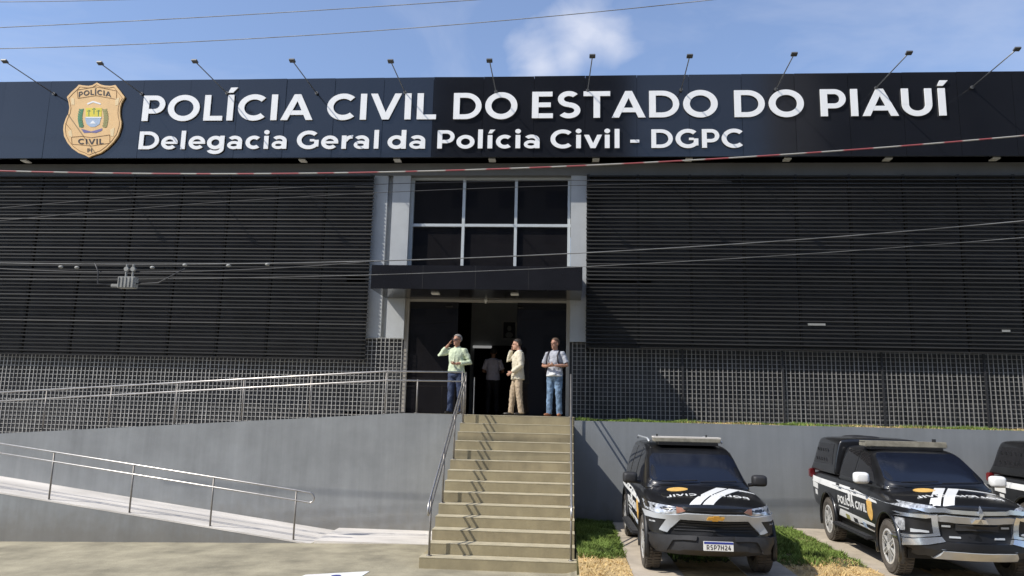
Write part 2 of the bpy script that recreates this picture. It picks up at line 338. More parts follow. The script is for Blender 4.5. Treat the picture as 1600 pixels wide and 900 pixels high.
# grass
def blades(name, areas, m, seed, h=(.05, .13)):
    rnd = random.Random(seed); q = MB()
    for (x0, x1, y0, y1, z, n, dens) in areas:
        for _ in range(n):
            x, y = rnd.uniform(x0, x1), rnd.uniform(y0, y1)
            if dens and not dens(x, y, rnd): continue
            a = rnd.uniform(0, math.pi); w = rnd.uniform(.005, .011); hh = rnd.uniform(*h)*(.7+.5*math.sin(x*5.1+1)*math.sin(y*4.3)**2); lx, ly = rnd.uniform(-.07, .07), rnd.uniform(-.07, .07)
            c, s = math.cos(a)*w, math.sin(a)*w
            q.add([(x-c, y-s, z), (x+c, y+s, z), (x+lx*.5+c*.6, y+ly*.5+s*.6, z+hh*.6), (x+lx*.5-c*.6, y+ly*.5-s*.6, z+hh*.6), (x+lx, y+ly, z+hh)], [(0, 1, 2, 3), (3, 2, 4)])
    return tag(q.build(name, m), kind='stuff')
patchy = lambda x, y, r: (math.sin(x*7+2*math.sin(y*3))+math.sin(y*6.3+x*2.1)) > -1.2+r.uniform(-.5, .5)
front = lambda x, y, r: y > -3.75+.25*math.sin(x*4)+r.uniform(-.35, .3) and (x < 4 or y > -4.2) and (x < 5.5 or patchy(x, y, r))
blades('grass', [(2.5, 3.26, -4.1, -.02, .268, 15000, front), (5.64, 6.98, -4.3, -.02, .268, 16000, front), (3.96, 4.9, -4.6, -.3, .268, 3500, front),
                 (9.32, 10.66, -4, -.02, .268, 5000, front)], M['grass'], 3)
blades('grass', [(2.5, 14, .22, 1.45, 2.37, 16000, lambda x, y, r: (x < 5 or math.sin(x*1.9)+r.uniform(-1, 1) > -.1))], M['grass'], 4, (.03, .09))
blades('dry_grass', [(4.6, 14, .22, 1.3, 2.37, 9000, lambda x, y, r: math.sin(x*1.9)+r.uniform(-1, 1) < .35)], M['straw'], 5, (.02, .06))
blades('dry_grass', [(2.5, 3.25, -5.6, -3.5, .274, 900, None), (5.64, 6.95, -5.6, -3.4, .274, 1700, None), (5.64, 6.95, -3.4, -1.4, .27, 500, None)], M['straw'], 6, (.02, .07))

# painted accessibility symbol on the paving
pm = thing('painted_symbol', 'white painted square with a blue figure on the beige paving in front of the stairs', 'road marking', (0, 0, 0))
b = MB(); z = .006
b.prism([(-1.72, -4.66), (-.80, -4.34), (-.90, -5.7), (-1.95, -5.75)], lambda u, v, d: (u, v, gz(u, v)+d), .001, .007); b.build('field', M['paintw'], pm)
b = MB()
for pl in arc(-1.22, -4.72, .075, .06, 0, 360, .07)+rect(-1.30, -5.2, -1.15, -4.83)+rect(-1.15, -5.0, -.95, -4.93)+arc(-1.25, -5.25, .28, .22, 150, 380, .07):
    b.prism(pl, lambda u, v, d: (u, v, gz(u, v)+d), .008, .0105)
b.build('figure', M['paintb'], pm)

# ------------------------------------------------------------------ stairs
H, T, WD = .175, .304, 2.40
st = thing('staircase', 'khaki concrete staircase of fourteen steps up to the glazed entrance', 'staircase', (0, 0, 0))
for k in range(1, 15):
    x0, x1 = (-.09, WD+.07) if k == 1 else (0, WD+.03)
    y0 = -(14-k)*T; b = MB()
    if k == 14: b.box((x0, 0, 1.5), (x1, .02, k*H-.013))
    else: b.box((x0, y0, -.25 if k == 1 else (k-1)*H-.001), (x1, -.001*k, k*H-.013))
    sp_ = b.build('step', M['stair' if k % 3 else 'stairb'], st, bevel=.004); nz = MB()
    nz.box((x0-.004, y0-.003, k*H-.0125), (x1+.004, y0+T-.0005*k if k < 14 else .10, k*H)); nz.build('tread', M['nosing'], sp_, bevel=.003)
def handrail(parent, pts_top, drop, posts, r=.019, loop=False, loop_start=False):
    top = [Vector(p) for p in pts_top]; low = [p-Vector((0, 0, drop)) for p in top]
    if loop:
        d = (top[-1]-top[-2]).normalized(); e0, e1 = top[-1], low[-1]; mid = (e0+e1)/2; rr = drop/2
        arcp = [mid+Vector((0, 0, rr))*math.cos(a)+d*(rr*math.sin(a)) for a in [math.pi*i/10 for i in range(1, 10)]]
        b = MB(); b.tube(top+arcp+low[::-1], r, 10); b.build('rail', M['steel'], parent, True)
    else:
        for q in (top, low):
            b = MB(); b.tube(q, r, 10); b.build('rail', M['steel'], parent, True)
    for (p, ztop) in posts:
        b = MB(); b.tube([p, (p[0], p[1], ztop)], .018, 10); b.tube([p, (p[0], p[1], p[2]+.012)], .045, 12); b.build('post', M['postm'], parent, True)
def nose(k): return -(14-k)*T, k*H
for side, xr, lab in ((0, .045, 'steel stair handrail on the ramp side of the khaki steps'), (1, WD-.03, 'steel stair handrail on the parking side of the khaki steps')):
    hr = thing('stair_handrail', lab, 'handrail', (xr, 0, 0), 0, 'handrails of the stairs')
    pts = []
    y1, z1 = nose(1); y14, z14 = nose(14)
    pts = [(0, .12, z14+.92), (0, .0, z14+.90), (0, y1-.02, z1+.88)]
    posts = []
    for k in (1, 5, 9, 13):
        yk, zk = nose(k); yy = yk+.14; zt = z1+.88+(yy-y1+.02)/(0-y1+.02)*(z14-z1+.02)
        posts.append(((0.0, yy, zk), zt))
    posts.append(((0, .10, z14), z14+.92))
    handrail(hr, pts, .20, posts, loop=True)

# ------------------------------------------------------------------ ramp with its walls and rails
def zr(x): return -.1+(-2.6-x)*.12            # lower flight
def zu(x): return 2.45+min(0, (x+1.3))*.0712  # upper flight
rp = thing('access_ramp', 'grey rendered access ramp doubling back up to the entrance landing', 'ramp', (0, 0, 0))
b = MB(); X0 = -15
b.prism([(X0, -1.0), (-.0, -1.0), (-.0, 2.455), (-1.3, zu(-1.3)+.005), (X0, zu(X0)+.005)], lambda u, v, d: (u, d, v), 0, .16); b.build('wall', M['wall'], rp)
b = MB(); b.prism([(X0, -1.0), (-2.56, -1.0), (-2.56, zr(-2.56)-.02), (X0, zr(X0)-.02)], lambda u, v, d: (u, d, v), -1.62, -1.48); b.build('wall', M['wall'], rp)
b = MB(); b.prism([(X0, zr(X0)-.019), (-2.56, zr(-2.56)-.019), (-2.56, zr(-2.56)+.012), (X0, zr(X0)+.012)], lambda u, v, d: (u, d, v), -1.625, -.002); b.build('ramp_surface', M['ramp'], rp)
b = MB(); b.prism([(X0, .3), (-1.3, .3), (-1.3, 2.452), (X0, zu(X0))], lambda u, v, d: (u, d, v), .161, 1.55); b.build('ramp_surface', M['ramp'], rp)
b = MB(); b.box((-2.6, -1.63, -.4), (-.095, -.002, -.022)); b.build('approach_slab', M['ramp'], rp)

hr = thing('ramp_handrail', 'steel handrail with a rounded end along the low ramp nearest the pavement', 'handrail', (-2.6, -1.55, -.1), 0, 'handrails of the ramp')
o = Vector((-2.6, -1.55, -.1))
def L_(p): return tuple(Vector(p)-o)
posts = [(L_((x, -1.55, zr(x))), zr(x)+.93-o.z) for x in (-13.3, -11.6, -9.9, -8.17, -6.45, -4.76, -3.05)]
handrail(hr, [L_((-14.9, -1.55, zr(-14.9)+.95)), L_((-3.05, -1.55, zr(-3.05)+.95)), L_((-2.78, -1.55, zr(-2.9)+.93))], .19, posts, loop=True)
hr = thing('ramp_handrail', 'long steel handrail climbing on the high grey wall up to the landing', 'handrail', (0, .07, 2.45), 0, 'handrails of the ramp')
o = Vector((0, .07, 2.45))
posts = [(L_((x, .07, zu(x)+.01)), zu(x)+.92-o.z) for x in (-12.8, -11.2, -9.65, -8.1, -6.55, -5.0, -3.45, -1.74)]+[(L_((-1.03, .07, 2.46)), 3.2-o.z), (L_((-.03, .07, 2.46)), 3.40-o.z)]
handrail(hr, [L_((-14.9, .07, zu(-14.9)+.95)), L_((-1.74, .07, zu(-1.74)+.95)), L_((-.03, .07, 2.45+.93))], .20, posts)

rw = thing('retaining_wall', 'plain grey retaining wall behind the parked police vehicles', 'wall', (8, 0, .2))
b = MB(); b.box((2.455-8, 0, -.6), (24-8, .2, 2.34-.2)); b.build('wall', M['wall2'], rw)
b = MB(); b.box((2.455-8, .0, 2.341-.2), (24-8, .2, 2.375-.2)); b.build('coping', M['wall2'], rw)
b = MB(); b.box((2.455, .201, .0), (24, 1.93, 2.37)); tag(b.build('planted_bank', M['loam']), kind='structure')
b = MB(); b.box((-.001, .021, .3), (2.454, 1.7, 2.4145)); b.box((-.001, .101, 2.415), (2.454, 1.7, 2.449)); b.box((-1.299, .161, .3), (-.002, 1.7, 2.449)); b.build('landing_slab', M['nosing'], st)

# ------------------------------------------------------------------ building
bd = thing('police_station', 'police station front with black slatted screens and a grey glazed entrance bay', 'building', (0, 1.9, 2.45))
O = Vector((0, 1.9, 2.45))
class PB(MB):                             # a part given in world coordinates, stored relative to the building's base
    def bpart(s, name, m, parent=None, **k):
        s.v = [tuple(Vector(q)-O) for q in s.v]; return s.build(name, m, parent or bd, **k)
b = PB(); b.box((-24, 1.95, 0), (-1.9, 2.2, 8.6)); b.bpart('wall', M['darkwall'])
b = PB(); b.box((2.5, 1.95, 0), (24, 2.2, 8.6)); b.bpart('wall', M['darkwall'])
b = PB(); b.box((-24, 1.58, 8.42), (24, 1.94, 8.735)); b.bpart('beam', M['beam'])
b = PB(); b.box((-24, 1.13, 8.737), (24, 2.2, 8.80)); b.bpart('soffit', M['panel'])
b = PB(); b.box((-24, 2.2, 8.81), (24, 10, 8.95)); b.bpart('roof', M['beam'])
# pilasters (the one on the ramp side has a recessed groove)
b = PB(); b.box((-2.75, 1.60, 4.24), (-2.31, 1.94, 8.419)); b.box((-2.18, 1.60, 4.24), (-1.735, 1.94, 8.419)); b.box((-2.309, 1.74, 4.24), (-2.181, 1.94, 8.418)); b.bpart('pilaster', M['pil'])
b = PB(); b.box((2.345, 1.60, 4.24), (2.78, 1.94, 8.419)); b.bpart('pilaster', M['pil'])
for xa, xb in ((-2.75, -1.736), (2.345, 2.78)):
    b = PB(); b.box((xa, 1.72, 2.3), (xb, 1.94, 4.238)); b.bpart('plinth', M['darkwall'])
def screen(x0, x1, z0, z1, joints, seed):
    q = PB(); rnd = random.Random(seed); n = int((z1-z0)/.0945); xsq = [x0]+joints+[x1]
    for i in range(n):
        z = z0+(i+.5)*(z1-z0)/n
        t0 = rnd.gauss(0, 6); dz0 = rnd.gauss(0, .004)
        for a, c in zip(xsq[:-1], xsq[1:]):
            t = R(t0+rnd.gauss(0, .8)); dz = dz0+rnd.gauss(0, .0006)
            a_ = a+.002 if a != x0 else a+rnd.uniform(0, .012); c_ = c-.002 if c != x1 else c-rnd.uniform(0, .012)
            mt = Matrix.Translation((0, 1.45, z+dz)) @ Matrix.Rotation(t, 4, 'X')
            q.box((a_, -.022, -.0145), (c_, .022, .0145), mt)
    return q.bpart('louvre_screen', M['louvre'])
jl = [-2.62-1.27*i for i in range(1, 10)][::-1]; jr = [2.72+1.27*i for i in range(1, 10)]
s1 = screen(-15, -2.62, 3.66, 8.40, [x for x in jl if x > -15], 1); s2 = screen(2.72, 15, 4.06, 8.40, [x for x in jr if x < 15], 2)
b = PB()
for x in jl+[-2.70]: b.box((x-.03, 1.476, 3.70), (x+.03, 1.56, 8.40))
for zz in (3.8, 5.9, 8.2): b.box((-15, 1.561, zz-.03), (-2.68, 1.60, zz+.03))
b.bpart('screen_frame', M['backing'])
b = PB()
b.box((2.735, 1.476, 4.08), (2.80, 1.949, 8.41))  # deep end plate added to block sun leaking behind the slats
for x in jr: b.box((x-.03, 1.476, 4.10), (x+.03, 1.56, 8.40))
for zz in (4.2, 6.1, 8.2): b.box((2.801, 1.561, zz-.03), (15, 1.60, zz+.03))
b.bpart('screen_frame', M['backing'])
# upper window
wn = PB(); wn.box((-1.73, 1.86, 5.7), (2.34, 1.90, 8.55)); wn = wn.bpart('window', M['glass'])
b = PB()
for x in (-1.70, -.37, .96, 2.30): b.box((x-.035, 1.77, 5.6), (x+.035, 1.859, 8.419))
for z in (7.17, 8.40): b.box((-1.734, 1.772, z-.035), (2.344, 1.858, z+.035) if z < 8 else (2.344, 1.858, 8.4185))
b.bpart('frame', M['frame'], wn)
# entrance
en = PB(); en.box((-1.735, 1.70, 2.46), (-1.64, 1.86, 5.60)); en.box((2.26, 1.70, 2.46), (2.344, 1.86, 5.60)); en.box((-1.64, 1.72, 5.20), (2.26, 1.84, 5.26)); en = en.bpart('entrance_frame', M['bronze'])
b = PB(); b.box((-1.64, 1.76, 5.262), (2.26, 1.80, 5.69)); b.bpart('transom_pane', M['glass'], en)
b = PB(); b.box((-1.64, 1.77, 2.46), (-.42, 1.785, 5.20)); b.bpart('side_pane', M['glass'], en)
b = PB(); b.box((1.05, 1.77, 2.46), (2.26, 1.785, 5.20)); b.bpart('side_pane', M['glass'], en)
b = PB(); b.tube([(.27, 1.69, 5.16), (.27, 1.69, 5.30)], .022, 8); b.box((.235, 1.66, 5.205), (.305, 1.72, 5.255)); b.bpart('door_sensor', M['lampw'], en)
b = PB(); b.tube([(.02, 1.9, 2.46), (.02, 1.9, 3.35)], .014, 8); b.bpart('door_handle', M['steel'], en)
# interior
b = PB(); b.box((-3.2, 1.95, 2.30), (4.2, 10, 2.449)); b.bpart('interior_floor', M['infloor'])
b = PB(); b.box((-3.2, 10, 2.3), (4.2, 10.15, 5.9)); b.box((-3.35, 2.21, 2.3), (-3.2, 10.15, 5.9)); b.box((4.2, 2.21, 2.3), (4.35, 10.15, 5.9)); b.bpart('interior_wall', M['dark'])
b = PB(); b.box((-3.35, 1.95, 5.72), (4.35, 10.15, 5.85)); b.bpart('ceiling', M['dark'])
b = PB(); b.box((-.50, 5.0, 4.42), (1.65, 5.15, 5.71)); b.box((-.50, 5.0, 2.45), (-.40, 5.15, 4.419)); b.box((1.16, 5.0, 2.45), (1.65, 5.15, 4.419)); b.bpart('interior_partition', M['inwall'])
b = PB(); b.box((-.42, 4.93, 4.33), (.12, 4.99, 4.40)); b.bpart('lit_strip', M['glow'])
# canopy
cn = PB(); cn.box((-2.22, .10, 5.25), (2.61, 1.60, 5.80)); cn = cn.bpart('canopy', M['canopy'], bevel=.004)
b = PB()
for x in (-1.02, .19, 1.40): b.box((x-.006, .0955, 5.252), (x+.006, .0995, 5.798))
b.bpart('panel_joint', M['backing'], cn)
for x in (-.82, 1.05):
    b = PB(); b.box((x-.09, .62, 5.225), (x+.09, .80, 5.249)); b.bpart('downlight', M['lampw'], cn)
for px in (40, 473, 621, 769, 931, 1076, 1230, 1387, 1555):
    p = at(px, 251, 1.3); b = PB(); b.box((p.x-.085, 1.22, 8.708), (p.x+.085, 1.42, 8.736)); b.bpart('soffit_light', M['lampw'])

# ------------------------------------------------------------------ mesh fences
def mesh_fence(name, label, x0, x1, zb, zt, y, m, mp, posts, pitch=.104, w=.0062, vw=1.0, low=9, hi=(-99, 99)):
    ztf = lambda x: zt if hi[0]-.05 <= x <= hi[1]+.05 else min(low, zt)
    f = thing(name, label, 'fence', ((x0+x1)/2, y, zb(x1)), 0, 'wire mesh fences')
    o = Vector(f.location); q = MB(); n = int((x1-x0)/pitch); rnd = random.Random(n)
    for i in range(n+1):
        x = x0+i*(x1-x0)/n+rnd.gauss(0, .004); k = w*rnd.uniform(.8, 1.5)*vw; q.box((x-k-o.x, -w, zb(x)-o.z), (x+k-o.x, w, ztf(x)-o.z))
    z = zt
    while z > min(zb(x0), zb(x1)):
        xa = x0
        if z < zb(x1): xb_ = x0+(x1-x0)*max(0, (z-zb(x0))/max(1e-6, zb(x1)-zb(x0)))
        else: xb_ = x1
        if z > low: xa, xb_ = max(xa, hi[0]), min(xb_, hi[1])
        if xb_ > xa+.2: q.box((xa-o.x, w+.001, z-w-o.z), (xb_-o.x, 3*w, z+w-o.z))
        z -= pitch
    q.build('wire_panel', m, f)
    for x in posts:
        b = MB(); b.box((x-.02-o.x, -.045, zb(x)-.03-o.z), (x+.02-o.x, -.012, ztf(x)+.02-o.z)); b.build('post', mp, f)
mesh_fence('mesh_fence', 'pale wire mesh fence behind the ramp handrail', -15, -1.76, lambda x: zu(x)+.02, 4.26, 1.575, M['galv'], M['galv'], [], low=3.72, hi=(-2.66, 9))
px_posts = [at(p, 600, 1.62).x for p in (1067, 1224, 1380, 1541)]
mesh_fence('mesh_fence', 'wire mesh fence with dark posts on the bank above the retaining wall', 2.42, 15, lambda x: 2.375, 4.30, 1.66, M['galvd'], M['fpost'], px_posts, vw=1.25, low=4.12, hi=(-9, 2.76))

# ------------------------------------------------------------------ sign
SY, ZB, ZT = 1.1, 8.737, 10.85
sg = thing('building_sign', 'long black sign with white lettering and an ochre shield across the top of the facade', 'sign', (0, SY, ZB))
pj = [-24+1.27*i for i in range(38)]; rnd = random.Random(11)
for a, c in zip(pj[:-1], pj[1:]):
    b = MB(); mt = Matrix.Translation(((a+c)/2, .03, (ZT-ZB)/2)) @ Matrix.Rotation(R(rnd.gauss(0, .35)), 4, 'Z') @ Matrix.Rotation(R(rnd.gauss(0, .25)), 4, 'X')
    w = (c-a)/2-.003; b.box((-w, -.02, -(ZT-ZB)/2), (w, .02, (ZT-ZB)/2), mt); b.build('panel', M['panel'], sg)
b = MB(); b.box((-24, .08, 0), (24, .9, ZT-ZB-.03)); b.build('box_frame', M['backing'], sg)
def sign_word(word, pa, pb, base_py, cap, depth=.022, m='white'):
    A = at(pa, base_py, SY-.03); B = at(pb, base_py, SY-.03); lay, wd = layout(word)
    x0g = min(p[0] for s in lay[0][2] for pl in s for p in pl); xe = lay[-1][1]+max(p[0] for s in lay[-1][2] for pl in s for p in pl)
    sx = (B.x-A.x)/(xe-x0g)
    for ch, xo, strokes in lay:
        q = MB()
        for si, s in enumerate(strokes):
            for pl in s:
                q.prism([(A.x+(xo+u-x0g)*sx, A.z-ZB+v*cap) for u, v in pl], lambda u, v, d: (u, d, v), -.013-depth+si*.0013, -.012)
        q.build('letter', M[m], sg)
row1 = [('POLÍCIA', 221, 488), ('CIVIL', 510, 681), ('DO', 708, 808), ('ESTADO', 831, 1122), ('DO', 1148, 1257), ('PIAUÍ', 1283, 1485)]
for w_, a, c in row1:
    mid = (a+c)/2; sign_word(w_, a, c, 190-(mid-221)/1260*9, .69)
row2 = [('Delegacia', 216, 447), ('Geral', 463, 591), ('da', 605, 664), ('Polícia', 683, 843), ('Civil', 860, 968), ('-', 985, 999), ('DGPC', 1018, 1161)]
for w_, a, c in row2:
    mid = (a+c)/2; sign_word(w_, a, c, 233.5-(mid-216)/945*2.5, .475)
# shield
def bp(zx, zy): p = at(80+zx/6.923, 120+zy/6.923, SY-.06); return (p.x, p.z-ZB)
def badge_prism(pts, d0, d1, q): return q.prism([bp(*p) for p in pts], lambda u, v, d: (u, d, v), -(d0-.055), -max(.0, d1-.055))
OUT = [(490,58),(445,86),(400,95),(345,90),(295,82),(270,110),(215,160),(165,215),(182,265),(192,330),(182,390),(152,450),(130,520),(125,570),(135,640),(170,710),(220,770),(290,820),(360,845),(400,868),(440,850),(530,820),(600,770),(670,700),(720,630),(750,540),(755,490),(742,430),(737,380),(742,320),(757,270),(790,215),(742,150),(690,85),(640,95),(580,92),(535,82)]
q = MB(); badge_prism(OUT, .10, .02, q); bg_ = q.build('shield', M['badge'], sg)
q = MB()
inn = [(450+(x-450)*.93, 460+(y-460)*.94) for x, y in OUT]
for i in range(len(inn)):
    a, c = bp(*inn[i]), bp(*inn[(i+1) % len(inn)]); q.tube([(a[0], -.046, a[1]), (c[0], -.046, c[1])], .006, 5)
def poly_line(pts, r=.006):
    for a, c in zip(pts[:-1], pts[1:]):
        a, c = bp(*a), bp(*c); q.tube([(a[0], -.047, a[1]), (c[0], -.047, c[1])], r, 5)
poly_line([(275,140),(480,105),(705,150),(700,240),(480,200),(285,230),(275,140)]); poly_line([(215,650),(330,640),(430,655),(630,625),(630,715),(430,745),(220,725),(215,650)])
poly_line([(150,500),(210,570)]); q.build('outline', M['badgeline'], bg_)
for pts in ([(215,220),(245,235),(250,300),(215,300)], [(690,235),(735,220),(720,300),(690,310)], [(180,590),(215,570),(225,650),(190,640)], [(635,570),(680,545),(670,640),(640,640)]): q = MB(); badge_prism(pts, .104, .10, q); q.build('ribbon_fold', M['badgepale'], bg_)
def badge_text(word, x0, x1, y, cap, curve=0):
    q = MB(); lay, wd = layout(word, .1); s = (x1-x0)/wd
    for ch, xo, strokes in lay:
        for si, st_ in enumerate(strokes):
            for pl in st_:
                pts = [(x0+(xo+u)*s, y-v*cap+curve*((xo+u)/wd-.5)**2*4) for u, v in pl]; badge_prism(pts, .106-si*.0008, .10, q)
    q.build('inscription', M['ink'], bg_)
badge_text('POLÍCIA', 290, 645, 192, 55, 28); badge_text('CIVIL', 285, 565, 728, 58, -3); badge_text('PI', 385, 440, 815, 42)
q = MB(); badge_prism([(370,335),(545,335),(540,430),(372,430)], .105, .10, q); q.build('emblem_field', M['yellow'], bg_)
q = MB()
for cx, cy in ((405,375),(460,355),(508,375)):
    badge_prism([(cx-5,cy),(cx+5,cy),(cx+4,cy+50),(cx-4,cy+50)], .1065, .10, q)
    for a in (-70, -20, 20, 70, 180): badge_prism([(cx,cy-4),(cx+20*math.sin(R(a-14)),cy-20*math.cos(R(a-14))),(cx+24*math.sin(R(a+10)),cy-20*math.cos(R(a+10)))], .1068+.0004*abs(a)/70, .10, q)
q.build('palm_trees', M['green'], bg_)
q = MB(); badge_prism([(360,440),(535,440),(520,510),(470,540),(420,540),(380,510)], .105, .10, q); q.build('emblem_field', M['skyb'], bg_)
q = MB()
badge_prism([(448,470),(480,505),(415,505)], .1075, .10, q); q.build('emblem_triangle', M['white'], bg_); q = MB(); badge_prism([(372,432),(540,432),(540,444),(372,444)], .108, .10, q); q.build('emblem_bar', M['white'], bg_); q = MB(); badge_prism([(385,285),(450,258),(535,285),(530,300),(450,275),(392,300)], .105, .10, q)
q.build('emblem_arch', M['white'], bg_)
for m_, cx in (('green', 322), ('olive', 575)):
    q = MB()
    for i in range(8):
        yy = 350+i*25; k = 14*math.sin(math.pi*i/7); s = -1 if m_ == 'green' else 1
        for a in (-1, 1): badge_prism([(cx+s*k, yy),(cx+s*k+a*26, yy-8),(cx+s*k+a*22, yy+16),(cx+s*k, yy+22)], .105+.001*a+i*.0002, .10, q)
    q.build('wreath_branch', M[m_], bg_)
q = MB(); badge_prism([(320,560),(430,590),(550,555),(545,580),(480,605),(430,600),(350,605)], .105, .10, q); q.build('emblem_ribbon', M['purple'], bg_)

# lamps on arms
lp = [(85,147,8,97), (222,147,157,100), (355,146,305,97), (495,146,457,96), (633,145,611,97), (775,144,765,96), (918,142,926,89), (1064,141,1077,89), (1212,140,1240,86), (1368,138,1420,84), (1518,137,1589,78)]
LL = ['sign lamp on a long arm left of the shield, first along the sign top', 'sign lamp on an arm between the shield and the first P', 'sign lamp on an arm above the accented I of POLÍCIA',
      'sign lamp on an arm above the gap after POLÍCIA', 'sign lamp on an arm above the second I of CIVIL', 'sign lamp on an arm above the first word DO', 'sign lamp on an arm above the S of ESTADO',
      'sign lamp on an arm above the last D and O of ESTADO', 'sign lamp on an arm above the second word DO', 'sign lamp on a sunlit arm above the U of PIAUÍ', 'sign lamp on a sunlit arm beyond the end of PIAUÍ, last of the row']
for (x, y, x2, y2), lb in zip(lp, LL):
    A = at(x, y, SY); B = at(x2, y2, -.4); B.x = A.x + (B.x-A.x)*.9
    t = thing('sign_lamp', lb, 'lamp', (A.x, SY-.01, A.z), 0, 'lamps on arms along the sign')
    d = B-A; b = MB(); b.tube([(0, 0, 0), tuple(d)], .013, 8); b.build('arm', M['arm'], t, True)
    b = MB(); b.tube([(0, .0, 0), (0, -.03, 0)], .042, 10); b.build('wall_bracket', M['head'], t)
    b = MB(); mt = Matrix.Translation(d+Vector((0, -.03, .0))) @ Matrix.Rotation(R(-18), 4, 'X'); b.box((-.068, -.055, -.024), (.068, .055, .024), mt); b.box((-.02, -.02, .0242), (.02, .02, .05), mt); b.build('lamp_head', M['head'], t, bevel=.008)

# portrait indoors
t = thing('framed_picture', 'small framed picture hung above the inner doorway', 'picture', (.62, 4.98, 4.86))
b = MB(); b.box((-.22, -.03, -.28), (.22, .015, .28)); b.build('frame', M['galv'], t); b = MB(); b.box((-.17, -.036, -.23), (.17, -.031, .23)); b.build('print', M['dark'], t)
b = MB(); b.ellipsoid((0, -.037, .05), (.06, .003, .08)); b.ellipsoid((0, -.037, -.14), (.11, .003, .085)); b.build('print_figure', M['boxg'], t)

# ------------------------------------------------------------------ cables
def cable(name, pts_px, Y, r, m, label, extend=6, sagx=None, group='overhead cables', clamps=()):
    P = [at(x, y, Y) for x, y in pts_px]
    xs = [p.x for p in P]; zs = [p.z for p in P]
    def z_of(x):
        if len(P) == 2: return zs[0]+(zs[1]-zs[0])*(x-xs[0])/(xs[1]-xs[0])
        s = 0
        for i in range(len(P)):
            l = 1
            for j in range(len(P)):
                if j != i: l *= (x-xs[j])/(xs[i]-xs[j])
            s += l*zs[i]
        return s
    el, er = extend if isinstance(extend, tuple) else (extend, extend); xa, xb = xs[0]-el, xs[-1]+er
    pts = [(x, Y, z_of(x)) for x in [xa+(xb-xa)*i/48 for i in range(49)]]
    o = Vector(pts[24]); b = MB(); b.tube([Vector(p)-o for p in pts], r, 6); ob = b.build(name, m, None, True); ob.location = o
    tag(ob, label, 'cable', group)
    for px, py in clamps:
        p = at(px, py, Y)-o; b = MB(); b.ellipsoid(p, (.05, .03, .03), 8, 6); b.build('clamp', M['boxg'], ob, True)
    return ob
cable('overhead_cable', [(0,3),(90,2),(180,0)], -3, .007, M['wirel'], 'thin overhead cable cutting the upper left corner of the sky', 8)
cable('overhead_cable', [(0,43),(400,22),(740,0)], -3.05, .008, M['wirel'], 'thin pale overhead cable second down in the sky')
cable('overhead_cable', [(0,76),(400,60),(1110,0)], -3.1, .008, M['wirel'], 'thin overhead cable passing just above the sign lamps')
cable('striped_cable', [(0,267),(640,268),(1600,212)], -3, .014, M['tape'], 'red and white striped cable running across the lower edge of the sign', 3)
cable('overhead_cable', [(0,411),(580,408),(1600,345)], -3, .010, M['wireg'], 'grey overhead cable crossing the upper window and carrying the splice box', 4, clamps=((95, 417), (120, 418), (238, 418), (289, 414), (357, 415), (418, 413)))
cable('overhead_cable', [(0,420),(250,425),(580,408.5)], -3.0, .011, M['wire'], 'dark sagging cable beside the splice box', (6, .05))
cable('overhead_cable', [(0,436),(905,417),(1600,371)], -2.8, .006, M['wireg'], 'thinner cable just below the one carrying the splice box', 4)
cable('overhead_cable', [(0,325),(330,300),(890,282)], -2.9, .006, M['wire'], 'very thin dark cable over the ramp side screen', 3)
cable('overhead_cable', [(0,345),(400,312),(890,290)], -2.9, .006, M['wire'], 'second very thin dark cable over the ramp side screen', 3)
bx = thing('splice_box', 'grey ribbed cable splice box hanging from the overhead cable', 'cable box', tuple(at(200, 440, -3.05)))
b = MB(); b.box((-.17, -.07, -.13), (.17, .07, .09)); 
for i in range(5): b.box((-.15+i*.07, -.085, -.12), (-.125+i*.07, .085, .08))
b.box((-.32, -.03, -.11), (-.171, .03, -.05)); b.build('box', M['boxg'], bx, bevel=.01)
for x in (-.05, .08): b = MB(); b.tube([(x, 0, .09), (x, 0, .33)], .02, 6); b.tube([(x, -.03, .24), (x, .03, .24)], .045, 8); b.build('hanger', M['boxg'], bx)
b = MB(); b.tube([(-.32, 0, -.08), (-.6, 0, -.04), (-.62, 0, .2), (-.7, 0, .35)], .012, 6); b.tube([(.17, 0, -.04), (.6, 0, -.02), (1.1, 0, .26)], .012, 6); b.build('lead', M['wire'], bx, True)

# stickers glimpsed on the parking side screen
for (px, py, w, lb) in ((1276, 507, .20, 'long pale sticker on the black slats behind the parked vehicles'), (1572, 517, .09, 'tiny pale sticker low on the slats at the far parking end')):
    p = at(px, py, 1.42); b = MB(); b.box((-w, -.004, -.025), (w, .004, .025)); ob = b.build('sticker', M['boxg']); ob.location = (p.x, 1.418, p.z); tag(ob, lb, 'sticker')

# ------------------------------------------------------------------ the tower across the street (mirrored in the black panels)
for (x0, x1, y, h, lab) in ((-26, -8.7, -43, 23.5, 'lower grey apartment block added across the street to darken the window reflections'), (7.7, 23.9, -43, 18.5, 'low grey apartment block added between the two towers to darken the glass'), (-8.6, 7.6, -42, 36, 'tall grey apartment tower across the street behind the viewer'), (24, 46, -44, 40, 'second tall grey apartment tower across the street')):
    t = thing('apartment_tower', lab, 'building', ((x0+x1)/2, y, 0))  # the two lower blocks are added to darken reflections in the glass
    w = (x1-x0)/2; b = MB(); b.box((-w, -12, 0), (w, 0, h)); b.build('wall', M['facade'], t)
    for k in range(int(h/3.1)-1):
        for i in range(4):
            xx = -w+(i+.5)*w/2; b = MB(); b.box((xx-1.1, .002, 1.2+k*3.1), (xx+1.1, .06, 2.7+k*3.1)); b.build('window', M['facadeg'], t)
